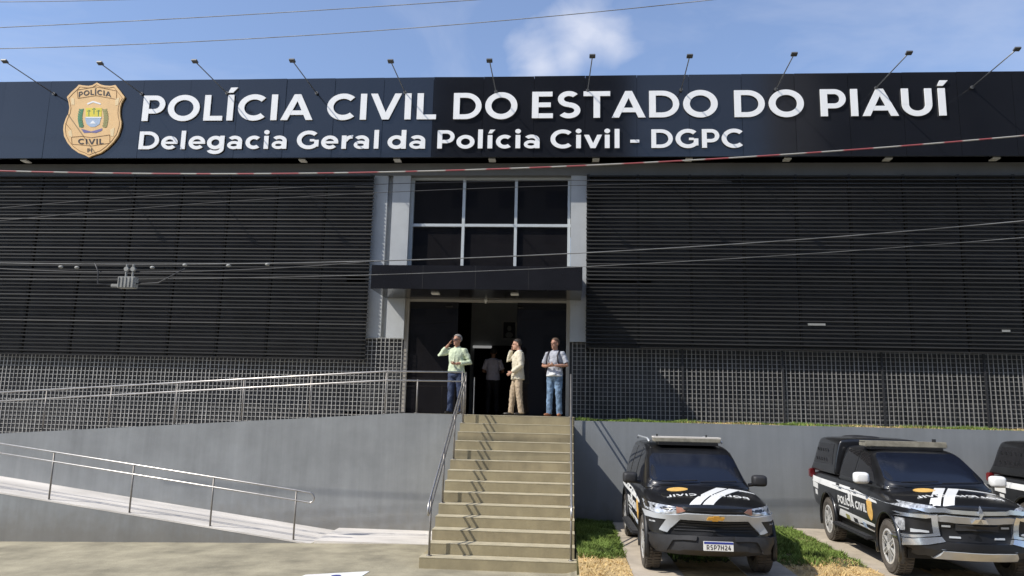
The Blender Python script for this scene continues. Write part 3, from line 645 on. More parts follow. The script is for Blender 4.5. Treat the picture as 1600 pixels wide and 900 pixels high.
# ------------------------------------------------------------------ vehicles
def subsurf(o, lv):
    md = o.modifiers.new('s', 'SUBSURF'); md.levels = lv; md.render_levels = lv; return baked(o)
def loft_obj(name, secs, m, parent, lv=2, warp=None):
    n = len(secs[0]); q = MB(); q.ring_loft([[Vector(p) for p in s] for s in secs])
    if warp: q.v = [warp(Vector(v)) for v in q.v]
    o = q.build(name, m, parent, True); subsurf(o, lv)
    for p in o.data.polygons: p.use_smooth = True
    return o
def bvh_of(objs):
    vs, fs = [], []
    for o in objs:
        k = len(vs); vs += [v.co.copy() for v in o.data.vertices]; fs += [tuple(i+k for i in p.vertices) for p in o.data.polygons]
    return BVHTree.FromPolygons(vs, fs)
def patch(name, polys, O_, U, V, D, bvh, m, parent, off=.004, thick=.02, grid=.07, smooth=False, limit=3.0, mir=False):
    """Polygons drawn in (u, v), pushed along D onto the body, given thickness and standing off its surface."""
    U, V, D, O_ = Vector(U), Vector(V), Vector(D).normalized(), Vector(O_)
    bm = bmesh.new()
    for pi, poly in enumerate(polys):
        b2 = bmesh.new()
        b2.faces.new([b2.verts.new((u, v, 0)) for u, v in poly])
        us = [p[0] for p in poly]; vs = [p[1] for p in poly]
        for ax, lo, hi in ((0, min(us), max(us)), (1, min(vs), max(vs))):
            k = math.floor(lo/grid)+1
            while k*grid < hi:
                co = [0, 0, 0]; co[ax] = k*grid; no = [0, 0, 0]; no[ax] = 1
                bmesh.ops.bisect_plane(b2, geom=b2.verts[:]+b2.edges[:]+b2.faces[:], plane_co=co, plane_no=no, dist=1e-6); k += 1
        bmesh.ops.triangulate(b2, faces=[f for f in b2.faces if len(f.verts) > 4])
        fr, bk = {}, {}
        for v in b2.verts:
            o = O_+U*v.co.x+V*v.co.y; h = bvh.ray_cast(o, D, limit)
            if h[0] is None:
                h = bvh.find_nearest(o+D*.3)
            nn = h[1] if h[1].dot(D) < 0 else -h[1]
            nn = (nn*.5-D*.5).normalized() if nn.dot(-D) < .25 else nn
            e = off+(pi % 6)*.0004
            fr[v] = bm.verts.new(h[0]+nn*e); bk[v] = bm.verts.new(h[0]+nn*(e-thick))
        for f in b2.faces:
            bm.faces.new([fr[v] for v in f.verts]); bm.faces.new([bk[v] for v in reversed(f.verts)])
        for e in b2.edges:
            if len(e.link_faces) == 1:
                a, c = e.verts; bm.faces.new([fr[a], fr[c], bk[c], bk[a]])
        b2.free()
    bmesh.ops.recalc_face_normals(bm, faces=bm.faces)
    for e in bm.edges:
        if len(e.link_faces) == 2 and e.calc_face_angle(0) > R(38): e.smooth = False
    me = bpy.data.meshes.new(name); bm.to_mesh(me); bm.free()
    for p in me.polygons: p.use_smooth = True
    return link(name, me, m, parent)
def text_polys(word, u0, u1, v0, cap, sp=.08):
    lay, wd = layout(word, sp); s = (u1-u0)/wd
    return [[(u0+(xo+u)*s, v0+v*cap) for u, v in pl] for ch, xo, st_ in lay for q in st_ for pl in q]
def sym(polys): return polys+[[(-u, v) for u, v in reversed(p)] for p in polys]
def wheel(parent, x, y, r, w, side):
    q = MB(); prof = [(r*.62, -w/2+.02), (r*.80, -w/2), (r*.95, -w/2+.01), (r, -w/2+.05), (r, w/2-.05), (r*.95, w/2-.01), (r*.80, w/2), (r*.62, w/2-.02)]
    n = 36; rings = [[(dx, p*math.sin(2*math.pi*k/n), p*math.cos(2*math.pi*k/n)) for p, dx in prof] for k in range(n)]
    vs = [v for g in rings for v in g]; m_ = len(prof)
    q.add(vs, [(i*m_+j, ((i+1) % n)*m_+j, ((i+1) % n)*m_+(j+1) % m_, i*m_+(j+1) % m_) for i in range(n) for j in range(m_)])
    for k in range(48):                      # tread blocks
        a = 2*math.pi*k/48; mt = Matrix.Rotation(a, 4, 'X')
        q.box((-w*.40, -.014, r-.006), (-w*.06, .014, r+.008), mt); q.box((w*.06, -.004, r-.006), (w*.40, .024, r+.008), mt)
    t = q.build('tyre', M['tyre'], parent, False); t.location = (x, y, r+.004)
    q = MB(); s = side
    prof = [(r*.66, .06), (r*.66, .105), (r*.60, .112), (r*.57, .06), (r*.54, .03), (.001, .03)]
    rings = [[(s*dx, p*math.sin(2*math.pi*k/n), p*math.cos(2*math.pi*k/n)) for p, dx in prof] for k in range(n)]
    vs = [v for g in rings for v in g]; m_ = len(prof)
    q.add(vs, [(i*m_+j, ((i+1) % n)*m_+j, ((i+1) % n)*m_+j+1, i*m_+j+1) for i in range(n) for j in range(m_-1)])
    o = q.build('rim', M['plas'], t, True)
    q = MB()
    for k in range(6):
        a = 2*math.pi*k/6
        for da in (-.17, .17):
            mt = Matrix.Rotation(a+da*.6, 4, 'X')
            xs_ = (.075, .112) if s > 0 else (-.112, -.075)
            q.add([mt @ Vector(v) for v in ((xs_[0], -.028, .05), (xs_[1], -.02, .05), (xs_[1], .02, .05), (xs_[0], .028, .05), (xs_[0], -.03+da*.1, r*.62), (xs_[1], -.022+da*.1, r*.62), (xs_[1], .022+da*.1, r*.62), (xs_[0], .03+da*.1, r*.62))], ((0,3,2,1),(4,5,6,7),(0,1,5,4),(1,2,6,5),(2,3,7,6),(3,0,4,7)))
    q.tube([(s*.06, 0, 0), (s*.115, 0, 0)], .06, 12)
    pr = [(r*.655, .1), (r*.60, .116)]
    rings = [[(s*dx, p*math.sin(2*math.pi*k/n), p*math.cos(2*math.pi*k/n)) for p, dx in ((r*.66, .10), (r*.66, .112), (r*.585, .116), (r*.585, .09))] for k in range(n)]
    vs = [v for g in rings for v in g]
    q.add(vs, [(i*4+j, ((i+1) % n)*4+j, ((i+1) % n)*4+(j+1) % 4, i*4+(j+1) % 4) for i in range(n) for j in range(4)])
    q.build('spokes', M['rim'], t); return t

def section(hw, zb, zs, zt, y, flare=0):
    h = [(0, zb), (hw*.80, zb), (hw*.955, zb+.05), (hw*.985+flare, zb+.25), (hw+flare, zs-.24), (hw*.995+flare*.7, zs-.11), (hw*.955, zs-.02), (hw*.87, zs+(zt-zs)*.42), (hw*.45, zt-.012)]
    return [(x, y, z) for x, z in h]+[(0, y, zt)]+[(-x, y, z) for x, z in h[:0:-1]]
def cab_section(hb, ht, zb, zt, y):
    h = [(0, zb), (hb*.97, zb), (hb, zb+.04), (hb+(ht-hb)*.5+.012, zb+(zt-zb)*.52), (ht+.02, zt-.09), (ht-.02, zt-.035), (ht*.80, zt-.008)]
    return [(x, y, z) for x, z in h]+[(0, y, zt)]+[(-x, y, z) for x, z in h[:0:-1]]

def make_vehicle(name, label, group, style, loc, rz):
    t = thing(name, label, 'police pickup' if style == 'b' else 'police vehicle', loc, rz, group)
    sty_a = style == 'a'
    L_ = 4.95 if sty_a else 5.25
    ax0, ax1 = (.93, 3.90) if sty_a else (.92, 3.92)
    wr = .385; dz = 0 if sty_a else .03
    S = section
    if sty_a:
        secs = [S(.74,.46,.86,.93,.0), S(.86,.36,.93,1.02,.06), S(.915,.33,.985,1.075,.30), S(.925,.33,1.04,1.13,.75,.012), S(.925,.34,1.07,1.17,1.15,.01), S(.92,.36,1.09,1.215,1.50), S(.92,.38,1.10,1.19,2.2), S(.92,.38,1.12,1.2,3.2), S(.925,.38,1.14,1.22,3.9,.012), S(.90,.42,1.14,1.22,4.75), S(.82,.5,1.08,1.18,4.93)]
    else:
        secs = [S(.74,.50,.95,1.02,.0), S(.86,.42,1.01,1.10,.06), S(.91,.38,1.05,1.15,.30), S(.925,.38,1.10,1.20,.75,.02), S(.92,.40,1.13,1.24,1.15,.01), S(.915,.42,1.15,1.28,1.45), S(.91,.42,1.15,1.24,2.2), S(.91,.42,1.16,1.24,3.2), S(.915,.42,1.18,1.26,3.92,.02), S(.90,.48,1.19,1.27,5.05), S(.86,.55,1.15,1.24,5.22)]
    def warp(v):
        k = max(0, min(1, (1.0-v.y)/.9)); v.y += .40*k*abs(v.x/.93)**2.6
        return v
    body = loft_obj('body', secs, M['paint'], t, 2, warp)
    C = cab_section
    if sty_a:
        cs = [C(.80,.70,1.10,1.20,1.28), C(.83,.74,1.08,1.30,1.42), C(.845,.71,1.08,1.62,2.02), C(.85,.69,1.08,1.725,2.22), C(.85,.675,1.08,1.775,2.55), C(.86,.67,1.08,1.795,3.1), C(.86,.665,1.08,1.79,4.1), C(.85,.66,1.08,1.77,4.62), C(.82,.64,1.08,1.66,4.80)]
    else:
        cs = [C(.80,.70,1.16,1.27,1.20), C(.83,.75,1.14,1.36,1.36), C(.845,.71,1.14,1.67,1.95), C(.85,.68,1.14,1.765,2.16), C(.85,.67,1.14,1.80,2.5), C(.85,.665,1.14,1.81,3.0), C(.85,.665,1.14,1.80,3.40), C(.85,.67,1.14,1.77,3.55)]
    cab = loft_obj('cabin', cs, M['paint'], t, 2, None)
    objs = [body, cab]
    if not sty_a:
        ks = [C(.86,.72,1.2,1.84,3.60), C(.868,.735,1.2,1.90,3.62), C(.87,.735,1.2,1.905,3.70), C(.87,.735,1.2,1.925,4.3), C(.87,.735,1.2,1.915,4.86), C(.87,.73,1.2,1.90,4.93), C(.87,.76,1.2,1.60,5.06), C(.87,.82,1.2,1.32,5.17), C(.86,.82,1.2,1.27,5.18)]
        can = loft_obj('bed_canopy', ks, M['paint'], t, 2, None); objs.append(can)
    bvh = bvh_of(objs)
    # wheel arches cut from the body
    cut = MB()
    for y in (ax0, ax1):
        cut.tube([(-1.3, y, wr+.03), (-.60, y, wr+.03)], .455, 32); cut.tube([(.60, y, wr+.03), (1.3, y, wr+.03)], .455, 32)
    co = cut.build('cutter', None); co.parent = t; md = body.modifiers.new('b', 'BOOLEAN'); md.object = co; md.operation = 'DIFFERENCE'; md.solver = 'EXACT'
    baked(body); bpy.data.objects.remove(co)
    for y in (ax0, ax1):
        for s in (-1, 1):
            q = MB(); n = 20                     # black arch trim and wheel well
            rr = [[(s*x, y+r_*math.cos(a), wr+.03+r_*math.sin(a)) for x, r_ in ((.938, .455), (.938, .485), (.88, .515), (.86, .46))] for a in [math.pi*(-.12+1.24*i/n) for i in range(n+1)]]
            q.ring_loft(rr); q.build('arch_trim', M['blackp'] if sty_a else M['paint'], t, True)
            wheel(t, s*.80, y, wr, .255, s)
    q = MB(); q.box((-.80, .5, .30), (.80, L_-.5, .46)); q.tube([(-.7, ax0, wr), (.7, ax0, wr)], .05); q.tube([(-.7, ax1, wr), (.7, ax1, wr)], .06); q.build('underbody', M['blackp'], t)
    for s in (-1, 1):
        q = MB(); q.box((s*.99-.10, ax0+.62, .37), (s*.99+.04, ax1-.62, .43)) if s > 0 else q.box((-.99-.04, ax0+.62, .37), (-.99+.10, ax1-.62, .43)); q.build('side_step', M['plas'], t, bevel=.02)
    FR = dict(O_=(0, -2, 0), U=(1, 0, 0), V=(0, 0, 1), D=(0, 1, 0), bvh=bvh, limit=6)
    def fpart(nm, polys, m, off, thick=.06, **k): return patch(nm, polys, m=M[m], parent=t, off=off, thick=thick, **FR, **k)
    zc = 0 if sty_a else .06
    # windscreen and side glass
    if sty_a: wsp = [[(-.70,1.235),(-.735,1.27),(-.68,1.55),(-.62,1.615),(.62,1.615),(.68,1.55),(.735,1.27),(.70,1.235),(.3,1.215),(-.3,1.215)]]
    else: wsp = [[(-.70,1.31),(-.735,1.345),(-.655,1.655),(-.60,1.715),(.60,1.715),(.655,1.655),(.735,1.345),(.70,1.31),(.3,1.29),(-.3,1.29)]]
    ws = fpart('windscreen', wsp, 'cglass', .006, .02, grid=.12, smooth=True)
    if sty_a:
        side = [[(1.72,1.17),(2.22,1.64),(2.62,1.68),(2.66,1.17)], [(2.74,1.17),(2.71,1.685),(3.45,1.69),(3.55,1.19)], [(3.64,1.2),(3.55,1.69),(4.35,1.66),(4.62,1.24)]]
    else:
        side = [[(1.60,1.235),(2.12,1.67),(2.52,1.715),(2.56,1.235)], [(2.63,1.235),(2.60,1.715),(3.25,1.715),(3.40,1.26)]]
    SD = lambda s: dict(O_=(s*2, 0, 0), U=(0, 1, 0), V=(0, 0, 1), D=(-s, 0, 0), bvh=bvh, limit=3)
    for s in (-1, 1):
        for pl in side: patch('side_window', [pl], m=M['glass'], parent=t, off=.005, thick=.02, smooth=True, grid=.14, **SD(s))
        if not sty_a:
            cw = patch('canopy_window', [[(3.78,1.40),(3.84,1.78),(4.95,1.77),(5.02,1.38)]], m=M['glass'], parent=t, off=.005, thick=.02, grid=.14, smooth=True, **SD(s))
            for z in (1.44, 1.62): patch('canopy_slots', [[(4.1+i*.16, z), (4.16+i*.16, z+.06), (4.21+i*.16, z+.06), (4.15+i*.16, z)] for i in range(5)], m=M['blackp'], parent=cw, off=.012, thick=.008, grid=.5, **SD(s))
        # door seams and handles
        sm = .010
        seams = [[(y-.006, .50), (y+.006, .50), (y+.006, 1.12), (y-.006, 1.12)] for y in ((1.58, 2.68, 3.42) if sty_a else (1.50, 2.58, 3.40))]
        patch('door_seam', seams, m=M['blackp'], parent=t, off=.0025, thick=.006, grid=.2, **SD(s))
        for y in ((2.42, 3.25) if sty_a else (2.36, 3.15)):
            q = MB(); z = 1.0 if sty_a else 1.07; q.box((s*.955-.012, y-.10, z), (s*.955+.012, y+.06, z+.035)); q.build('door_handle', M['paint'], t, bevel=.008)
        # mirror
        q = MB(); yb = 1.68 if sty_a else 1.62; zm = 1.17 if sty_a else 1.25
        def sq(a): return math.copysign(abs(a)**.5, a)
        q.ring_loft([[Vector((s*1.03+hx*sq(math.cos(a)), yy, zm+.075+hz*sq(math.sin(a)))) for a in [2*math.pi*k/24 for k in range(24)]] for yy, hx, hz in ((yb-.085, .065, .045), (yb-.075, .095, .07), (yb-.04, .115, .087), (yb+.02, .12, .091), (yb+.05, .115, .087))])
        mr = q.build('mirror', M['plas'] if sty_a else M['cwhite'], t, True)
        q = MB(); q.tube([(s*.86, yb+.02, zm+.0), (s*.98, yb+.02, zm+.02)], .028, 8); q.build('mirror_arm', M['blackp'], mr)
        # livery on the flank
        dr = -s                                   # reading direction
        def flank(nm, polys, m, off=.0045): return patch(nm, polys, m=M[m], parent=t, off=off, thick=.004, grid=.12, **SD(s))
        zb = 1.03 if sty_a else 1.10; zw = zb-.075
        flank('white_stripe', [[(L_-.15,zw-.02),(L_-.15,zw+.085),(2.5,zw+.055),(1.35,zw-.03),(1.30,zw-.06),(2.0,zw-.055),(2.62,zw-.055),(2.62,zw-.18),(2.72,zw-.18),(2.72,zw-.055)]], 'cwhite')
        flank('white_stripe', [[(2.50,zw-.18),(2.56,zw-.18),(2.56,zw+.04),(2.50,zw+.04)]], 'cwhite', .006)
        lay, wd = layout('POLÍCIA CIVIL', .08)
        a, c = 3.30, 1.82
        if s < 0: polys = [[(a+(c-a)*(xo+u)/wd, zb-.34+v*.13) for u, v in pl] for ch, xo, st_ in lay for q2 in st_ for pl in q2]
        else: polys = [[(c+(a-c)*(xo+u)/wd, zb-.34+v*.13) for u, v in pl] for ch, xo, st_ in lay for q2 in st_ for pl in q2]
        flank('lettering', polys, 'cwhite', .0045)
        flank('lettering_rule', [[(2.75,zb-.40),(3.28,zb-.40),(3.28,zb-.385),(2.75,zb-.385)]], 'cwhite')
        k = [(1.66+ (x-450)/640*.26, zb-.27-(y-460)/810*.34) for x, y in OUT]
        sh = flank('door_badge', [k], 'orange', .0045)
        flank('white_band', [[(1.52,zb-.62),(3.36,zb-.56),(3.22,zb-.44),(1.52,zb-.48)]], 'cwhite')
        flank('band_logo', [[(2.75,zb-.575),(2.95,zb-.57),(2.95,zb-.49),(2.75,zb-.495)]], 'olive', .006); flank('band_logo', [[(2.35,zb-.58),(2.55,zb-.575),(2.55,zb-.505),(2.35,zb-.51)]], 'plas', .006); flank('band_logo', [[(1.95,zb-.60),(2.1,zb-.595),(2.1,zb-.51),(1.95,zb-.515)]], 'skyb', .006)
        if not sty_a:
            flank('rear_lettering', [[(4.55,zb-.22),(4.95,zb-.20),(4.95,zb-.10),(4.55,zb-.12)]], 'cwhite'); flank('rear_lettering', [[(4.62,zb-.34),(4.78,zb-.33),(4.78,zb-.24),(4.62,zb-.25)]], 'cwhite')
            q = MB(); q.box((s*.86-.05, 5.06, 1.06), (s*.86+.05, 5.215, 1.24)); q.build('tail_light', M['red'], t, bevel=.02)
    # bonnet livery
    HD = dict(O_=(0, 0, 3), U=(1, 0, 0), V=(0, 1, 0), D=(0, 0, -1), bvh=bvh, limit=4)
    def bonnet(nm, polys, m, off=.0045): return patch(nm, polys, m=M[m], parent=t, off=off, thick=.004, grid=.10, **HD)
    if not sty_a:
        bonnet('bonnet_stripe', [[(-.60,.17),(-.45,.16),(-.26,.55),(.04,1.14),(-.12,1.14),(-.41,.55)]], 'cwhite')
        bonnet('bonnet_stripe', [[(-.42,.15),(-.27,.145),(-.08,.55),(.24,1.14),(.08,1.14),(-.23,.55)]], 'cwhite')
        bonnet('bonnet_stripe', [[(.21,1.07),(.72,1.05),(.72,1.10),(.24,1.13)]], 'cwhite')
    else: bonnet('bonnet_stripe', [[(-.34,.16),(-.19,.14),(.02,.55),(.40,1.15),(.24,1.15),(-.13,.55)]], 'cwhite')
    if sty_a:
        bonnet('bonnet_stripe', [[(-.16,.135),(-.01,.13),(.20,.55),(.60,1.15),(.43,1.15),(.05,.55)]], 'cwhite')
        bonnet('bonnet_stripe', [[(.56,1.06),(.80,1.08),(.80,1.13),(.60,1.15)]], 'cwhite')
    bonnet('lettering', [[(-u, v) for u, v in p] for p in text_polys('POLÍCIA CIVIL', -.60, .60, .54, .115, .12)], 'cwhite', .008)
    bonnet('lettering_gap', [[(-.24 if sty_a else -.46,.50),(-.12 if sty_a else -.34,.50),(-.08 if sty_a else -.26,.68),(-.2 if sty_a else -.38,.68)]], 'blackp', .0065)  # black gap where the lettering crosses the white stripe
    bonnet('bonnet_badge', [[((-.38 if sty_a else -.32)+.16*math.cos(a), 1.0+.13*math.sin(a)) for a in [2*math.pi*i/14 for i in range(14)]]], 'orange')
    # wipers
    q = MB()
    for x0, x1 in ((-.58, -.02), (.02, .58)):
        zz = 1.235 if sty_a else 1.31
        q.tube([(x0, 1.26+ (0 if sty_a else -.08), zz), (x1, 1.30+(0 if sty_a else -.08), zz+.02)], .010, 5)
    q.build('wipers', M['blackp'], t)
    if sty_a:
        hl = lambda s: [[(s*.905,.99),(s*.905,.90),(s*.80,.875),(s*.50,.885),(s*.40,.93),(s*.45,.965)]]
        for s in (-1, 1):
            h = fpart('headlight', hl(s), 'lens', .012, .05); fpart('turn_signal', [[(s*.40,.93),(s*.45,.965),(s*.52,.968),(s*.52,.893)]], 'amber', .016, .02).parent = h
        fpart('upper_grille', [[(-.40,.905),(.40,.905),(.44,.975),(-.44,.975)]], 'blackp', .010); fpart('grille_slat', [[(-.38,.933),(.38,.933),(.39,.941),(-.39,.941)]], 'plas', .018, .02)
        fpart('silver_bar', [[(0,.825),(.46,.825),(.64,.62),(.745,.645),(.655,.80),(.90,.80),(.92,.875),(.80,.872),(.50,.883),(.40,.908),(0,.903),(-.40,.908),(-.50,.883),(-.80,.872),(-.92,.875),(-.90,.80),(-.655,.80),(-.745,.645),(-.64,.62),(-.46,.825)]], 'silver', .035, .08, grid=.10)
        for s in (-1, 1): fpart('fog_light_pod', [[(s*.90,.79),(s*.67,.79),(s*.76,.64),(s*.90,.60)]], 'blackp', .016); 
        for s in (-1, 1): fpart('fog_light', [[(s*.86,.765),(s*.79,.765),(s*.79,.745),(s*.86,.745)]], 'lens', .022, .02)
        gr = fpart('lower_grille', [[(-.46,.82),(.46,.82),(.63,.60),(-.63,.60)]], 'blackp', .004)
        for z in (.655, .70, .745, .785): fpart('grille_bar', [[(-.58+(z-.62)*.7,z),(.58-(z-.62)*.7,z),(.58-(z-.62)*.7,z+.014),(-.58+(z-.62)*.7,z+.014)]], 'plas', .02, .03).parent = gr
        fpart('bumper', [[(-.92,.585),(.92,.585),(.91,.44),(.70,.345),(-.70,.345),(-.91,.44)]], 'plas', .05, .12)
        for s in (-1, 1): fpart('bumper_lip', [[(s*.66,.575),(s*.24,.575),(s*.26,.515),(s*.56,.515),(s*.64,.41),(s*.76,.41)]], 'plas', .08, .06)
        fpart('skid_plate', [[(-.5,.345),(.5,.345),(.4,.27),(-.4,.27)]], 'blackp', .02)
        q = MB(); q.box((-.20, -.105, .44), (.20, -.075, .56)); pl_ = q.build('number_plate', M['cwhite'], t)
        q = MB(); q.box((-.196, -.108, .530), (.196, -.1055, .557)); q.build('plate_band', M['blue'], pl_)
        q = MB()
        for pl in text_polys('RSP7H24', -.165, .165, .452, .064, .16): q.prism(pl, lambda u, v, d: (u, d, v), -.107, -.1052)
        q.build('plate_number', M['ink'], pl_)
        em = fpart('badge_emblem', [[(-.10,.885),(-.035,.885),(-.035,.897),(.045,.897),(.045,.885),(.115,.885),(.095,.845),(.03,.845),(.03,.833),(-.05,.833),(-.05,.845),(-.12,.845)]], 'gold', .055, .03)
        # roof light bar
        lb = MB(); lb.box((-.56, 2.26, 1.80), (.56, 2.60, 1.868)); lb = lb.build('roof_light_bar', M['dusty'], t, bevel=.012)
        q = MB(); q.box((-.57, 2.30, 1.869), (.57, 2.56, 1.892)); q.build('lens_strip', M['ramp'], lb)
        q = MB(); q.box((-.50, 2.2, 1.755), (.50, 2.55, 1.799)); q.build('bar_base', M['blackp'], lb)
        for x in (-.50, .34): q = MB(); q.tube([(x, 2.4, 1.8), (x, 2.4, 1.93)], .016, 6); q.build('antenna', M['blackp'], lb)
        for s in (-1, 1): q = MB(); q.tube([(s*.62, 2.5, 1.80), (s*.63, 2.7, 1.845), (s*.63, 4.2, 1.845), (s*.62, 4.4, 1.80)], .018, 8); q.build('roof_rail', M['silver'], t, True)
    else:
        for s in (-1, 1):
            h = fpart('headlight', [[(s*.91,1.09),(s*.92,1.015),(s*.62,.985),(s*.50,1.035),(s*.55,1.06)]], 'lens', .012, .05)
            fpart('chrome_frame', [[(s*.94,.93),(s*.50,.97),(s*.47,.66),(s*.93,.60),(s*.93,.64),(s*.55,.69),(s*.57,.915),(s*.94,.885)]], 'chrome', .045, .09)
            fp = fpart('fog_light_pod', [[(s*.90,.885),(s*.575,.91),(s*.555,.70),(s*.90,.65)]], 'blackp', .012)
            fpart('fog_light', [[(s*.905,.86),(s*.845,.865),(s*.845,.70),(s*.905,.68)]], 'lens', .022, .03).parent = fp
            fpart('fog_shelf', [[(s*.80,.74),(s*.60,.72),(s*.60,.70),(s*.80,.69)]], 'silver', .03, .03).parent = fp
            fpart('bumper_corner', [[(s*.94,.59),(s*.46,.645),(s*.42,.575),(s*.52,.555),(s*.93,.50)]], 'chrome', .07, .10)
        fpart('upper_grille', [[(-.50,1.07),(-.55,.985),(-.46,.86),(.46,.86),(.55,.985),(.50,1.07)]], 'blackp', .008)
        fpart('grille_bar', [[(0,1.025),(.42,1.04),(.78,1.005),(.60,.985),(.42,1.0),(0,.985),(-.42,1.0),(-.60,.985),(-.78,1.005),(-.42,1.04)]], 'chrome', .035, .05)
        fpart('grille_bar', [[(0,.955),(.40,.965),(.56,.95),(.50,.875),(0,.865),(-.50,.875),(-.56,.95),(-.40,.965)]], 'silver', .035, .05)
        lg = fpart('lower_grille', [[(-.46,.855),(.46,.855),(.44,.60),(-.44,.60)]], 'blackp', .004)
        for s in (-1, 1):
            fpart('grille_fin', [[(s*.44,.815),(s*.33,.815),(s*.33,.79),(s*.44,.79)]], 'silver', .02, .02).parent = lg; fpart('grille_fin', [[(s*.36,.665),(s*.22,.665),(s*.22,.64),(s*.36,.64)]], 'silver', .02, .02).parent = lg
        fpart('plate_holder', [[(-.27,.85),(.27,.85),(.27,.745),(-.27,.745)]], 'plas', .05, .06)
        fpart('bumper', [[(-.90,.50),(-.46,.575),(.46,.575),(.90,.50),(.90,.42),(.6,.36),(-.6,.36),(-.90,.42)]], 'blackp', .055, .10)
        fpart('bumper_plate', [[(-.46,.485),(.46,.485),(.56,.405),(-.56,.405)]], 'silver', .075, .05)
        for i, (cx, cz, a0) in enumerate(((0, 1.0, 90), (-.036, .938, 210), (.036, .938, 330))):
            pass
        def rh(a): 
            c, s_ = math.cos(R(a)), math.sin(R(a)); return [(0, .955), (.058*c-.030*s_, .955+.058*s_+.030*c), (.112*c, .955+.112*s_), (.058*c+.030*s_, .955+.058*s_-.030*c)]
        fpart('badge_emblem', [rh(90), rh(210), rh(330)], 'chrome', .07, .04)
        lb = MB(); lb.box((-.74, 2.22, 1.80), (.58, 2.54, 1.885)); lb = lb.build('roof_light_bar', M['dusty'], t, bevel=.015)
        q = MB(); q.box((-.745, 2.26, 1.886), (.585, 2.50, 1.90)); q.build('lens_strip', M['dusty'], lb)
        q = MB(); q.box((-.66, 2.20, 1.76), (.50, 2.52, 1.799)); q.build('bar_base', M['blackp'], lb)
        q = MB(); q.tube([(.40, 2.3, 1.85), (.40, 2.3, 1.95)], .03, 6); q.build('antenna', M['blackp'], lb)
        for y in (4.1, 4.7):
            q = MB(); q.ellipsoid((-.1, y, 1.90), (.28, .16, .045)); q.build('roof_vent', M['plas'], t, True)
    return t
GZ = .283
car1 = make_vehicle('parked_police_vehicle', 'black police vehicle with a silver front bar and a number plate beside the stairs', 'police vehicles parked at the wall', 'a', (4.36, -5.60, GZ), R(.5))
car2 = make_vehicle('parked_police_pickup', 'black police pickup with white mirrors and a chrome front beside the lawn strip', 'police vehicles parked at the wall', 'b', (7.98, -5.42, GZ), R(-2.6))
car3 = copy_tree(car2); car3.location = (11.9, -5.25, GZ); car3.rotation_euler = (0, 0, R(1))
car3['label'] = 'black police pickup cut off by the right edge, only its rear side showing'

# ------------------------------------------------------------------ people
def remesh(o, vox, smooth=2):
    md = o.modifiers.new('r', 'REMESH'); md.mode = 'VOXEL'; md.voxel_size = vox
    if smooth: ms = o.modifiers.new('s', 'SMOOTH'); ms.factor = .5; ms.iterations = smooth
    baked(o)
    for p in o.data.polygons: p.use_smooth = True
    return o
def ring(c, rx, ry, n=16, rot=0):
    c = Vector(c); cs, sn = math.cos(rot), math.sin(rot)
    return [c+Vector((rx*math.cos(a)*cs-ry*math.sin(a)*sn, rx*math.cos(a)*sn+ry*math.sin(a)*cs, 0)) for a in [2*math.pi*k/n for k in range(n)]]
def hand(q, wrist, d, palm_n, side, curl=.7, s=1.0):
    """palm + four fingers + thumb; d = direction of the hand, palm_n = direction the palm faces"""
    d = Vector(d).normalized(); pn = Vector(palm_n); pn = (pn-d*pn.dot(d)).normalized(); ac = d.cross(pn)*side; w = Vector(wrist)
    mt = Matrix((ac, d, pn)).transposed()
    q.ellipsoid(w+d*.05*s, (.040*s, .056*s, .017*s), 12, 8, mt)
    for i, (o, ln) in enumerate(((-.030, .068), (-.010, .078), (.010, .073), (.029, .058))):
        p0 = w+d*.085*s+ac*o*s; p1 = p0+(d*math.cos(curl*.6)+pn*math.sin(curl*.6))*ln*.45*s; p2 = p1+(d*math.cos(curl*1.6)+pn*math.sin(curl*1.6))*ln*.35*s; p3 = p2+(d*math.cos(curl*2.4)+pn*math.sin(curl*2.4))*ln*.28*s
        q.tube([w+d*.06*s+ac*o*.8*s, p0, p1, p2, p3], [.010*s, .0098*s, .009*s, .0083*s, .0065*s], 8)
    t0 = w+d*.025*s-ac*.03*s; t1 = t0-ac*.028*s+d*.03*s+pn*.012*s; t2 = t1+d*.028*s+pn*.014*s-ac*.006*s
    q.tube([t0, t1, t2], [.013*s, .0115*s, .008*s], 8)
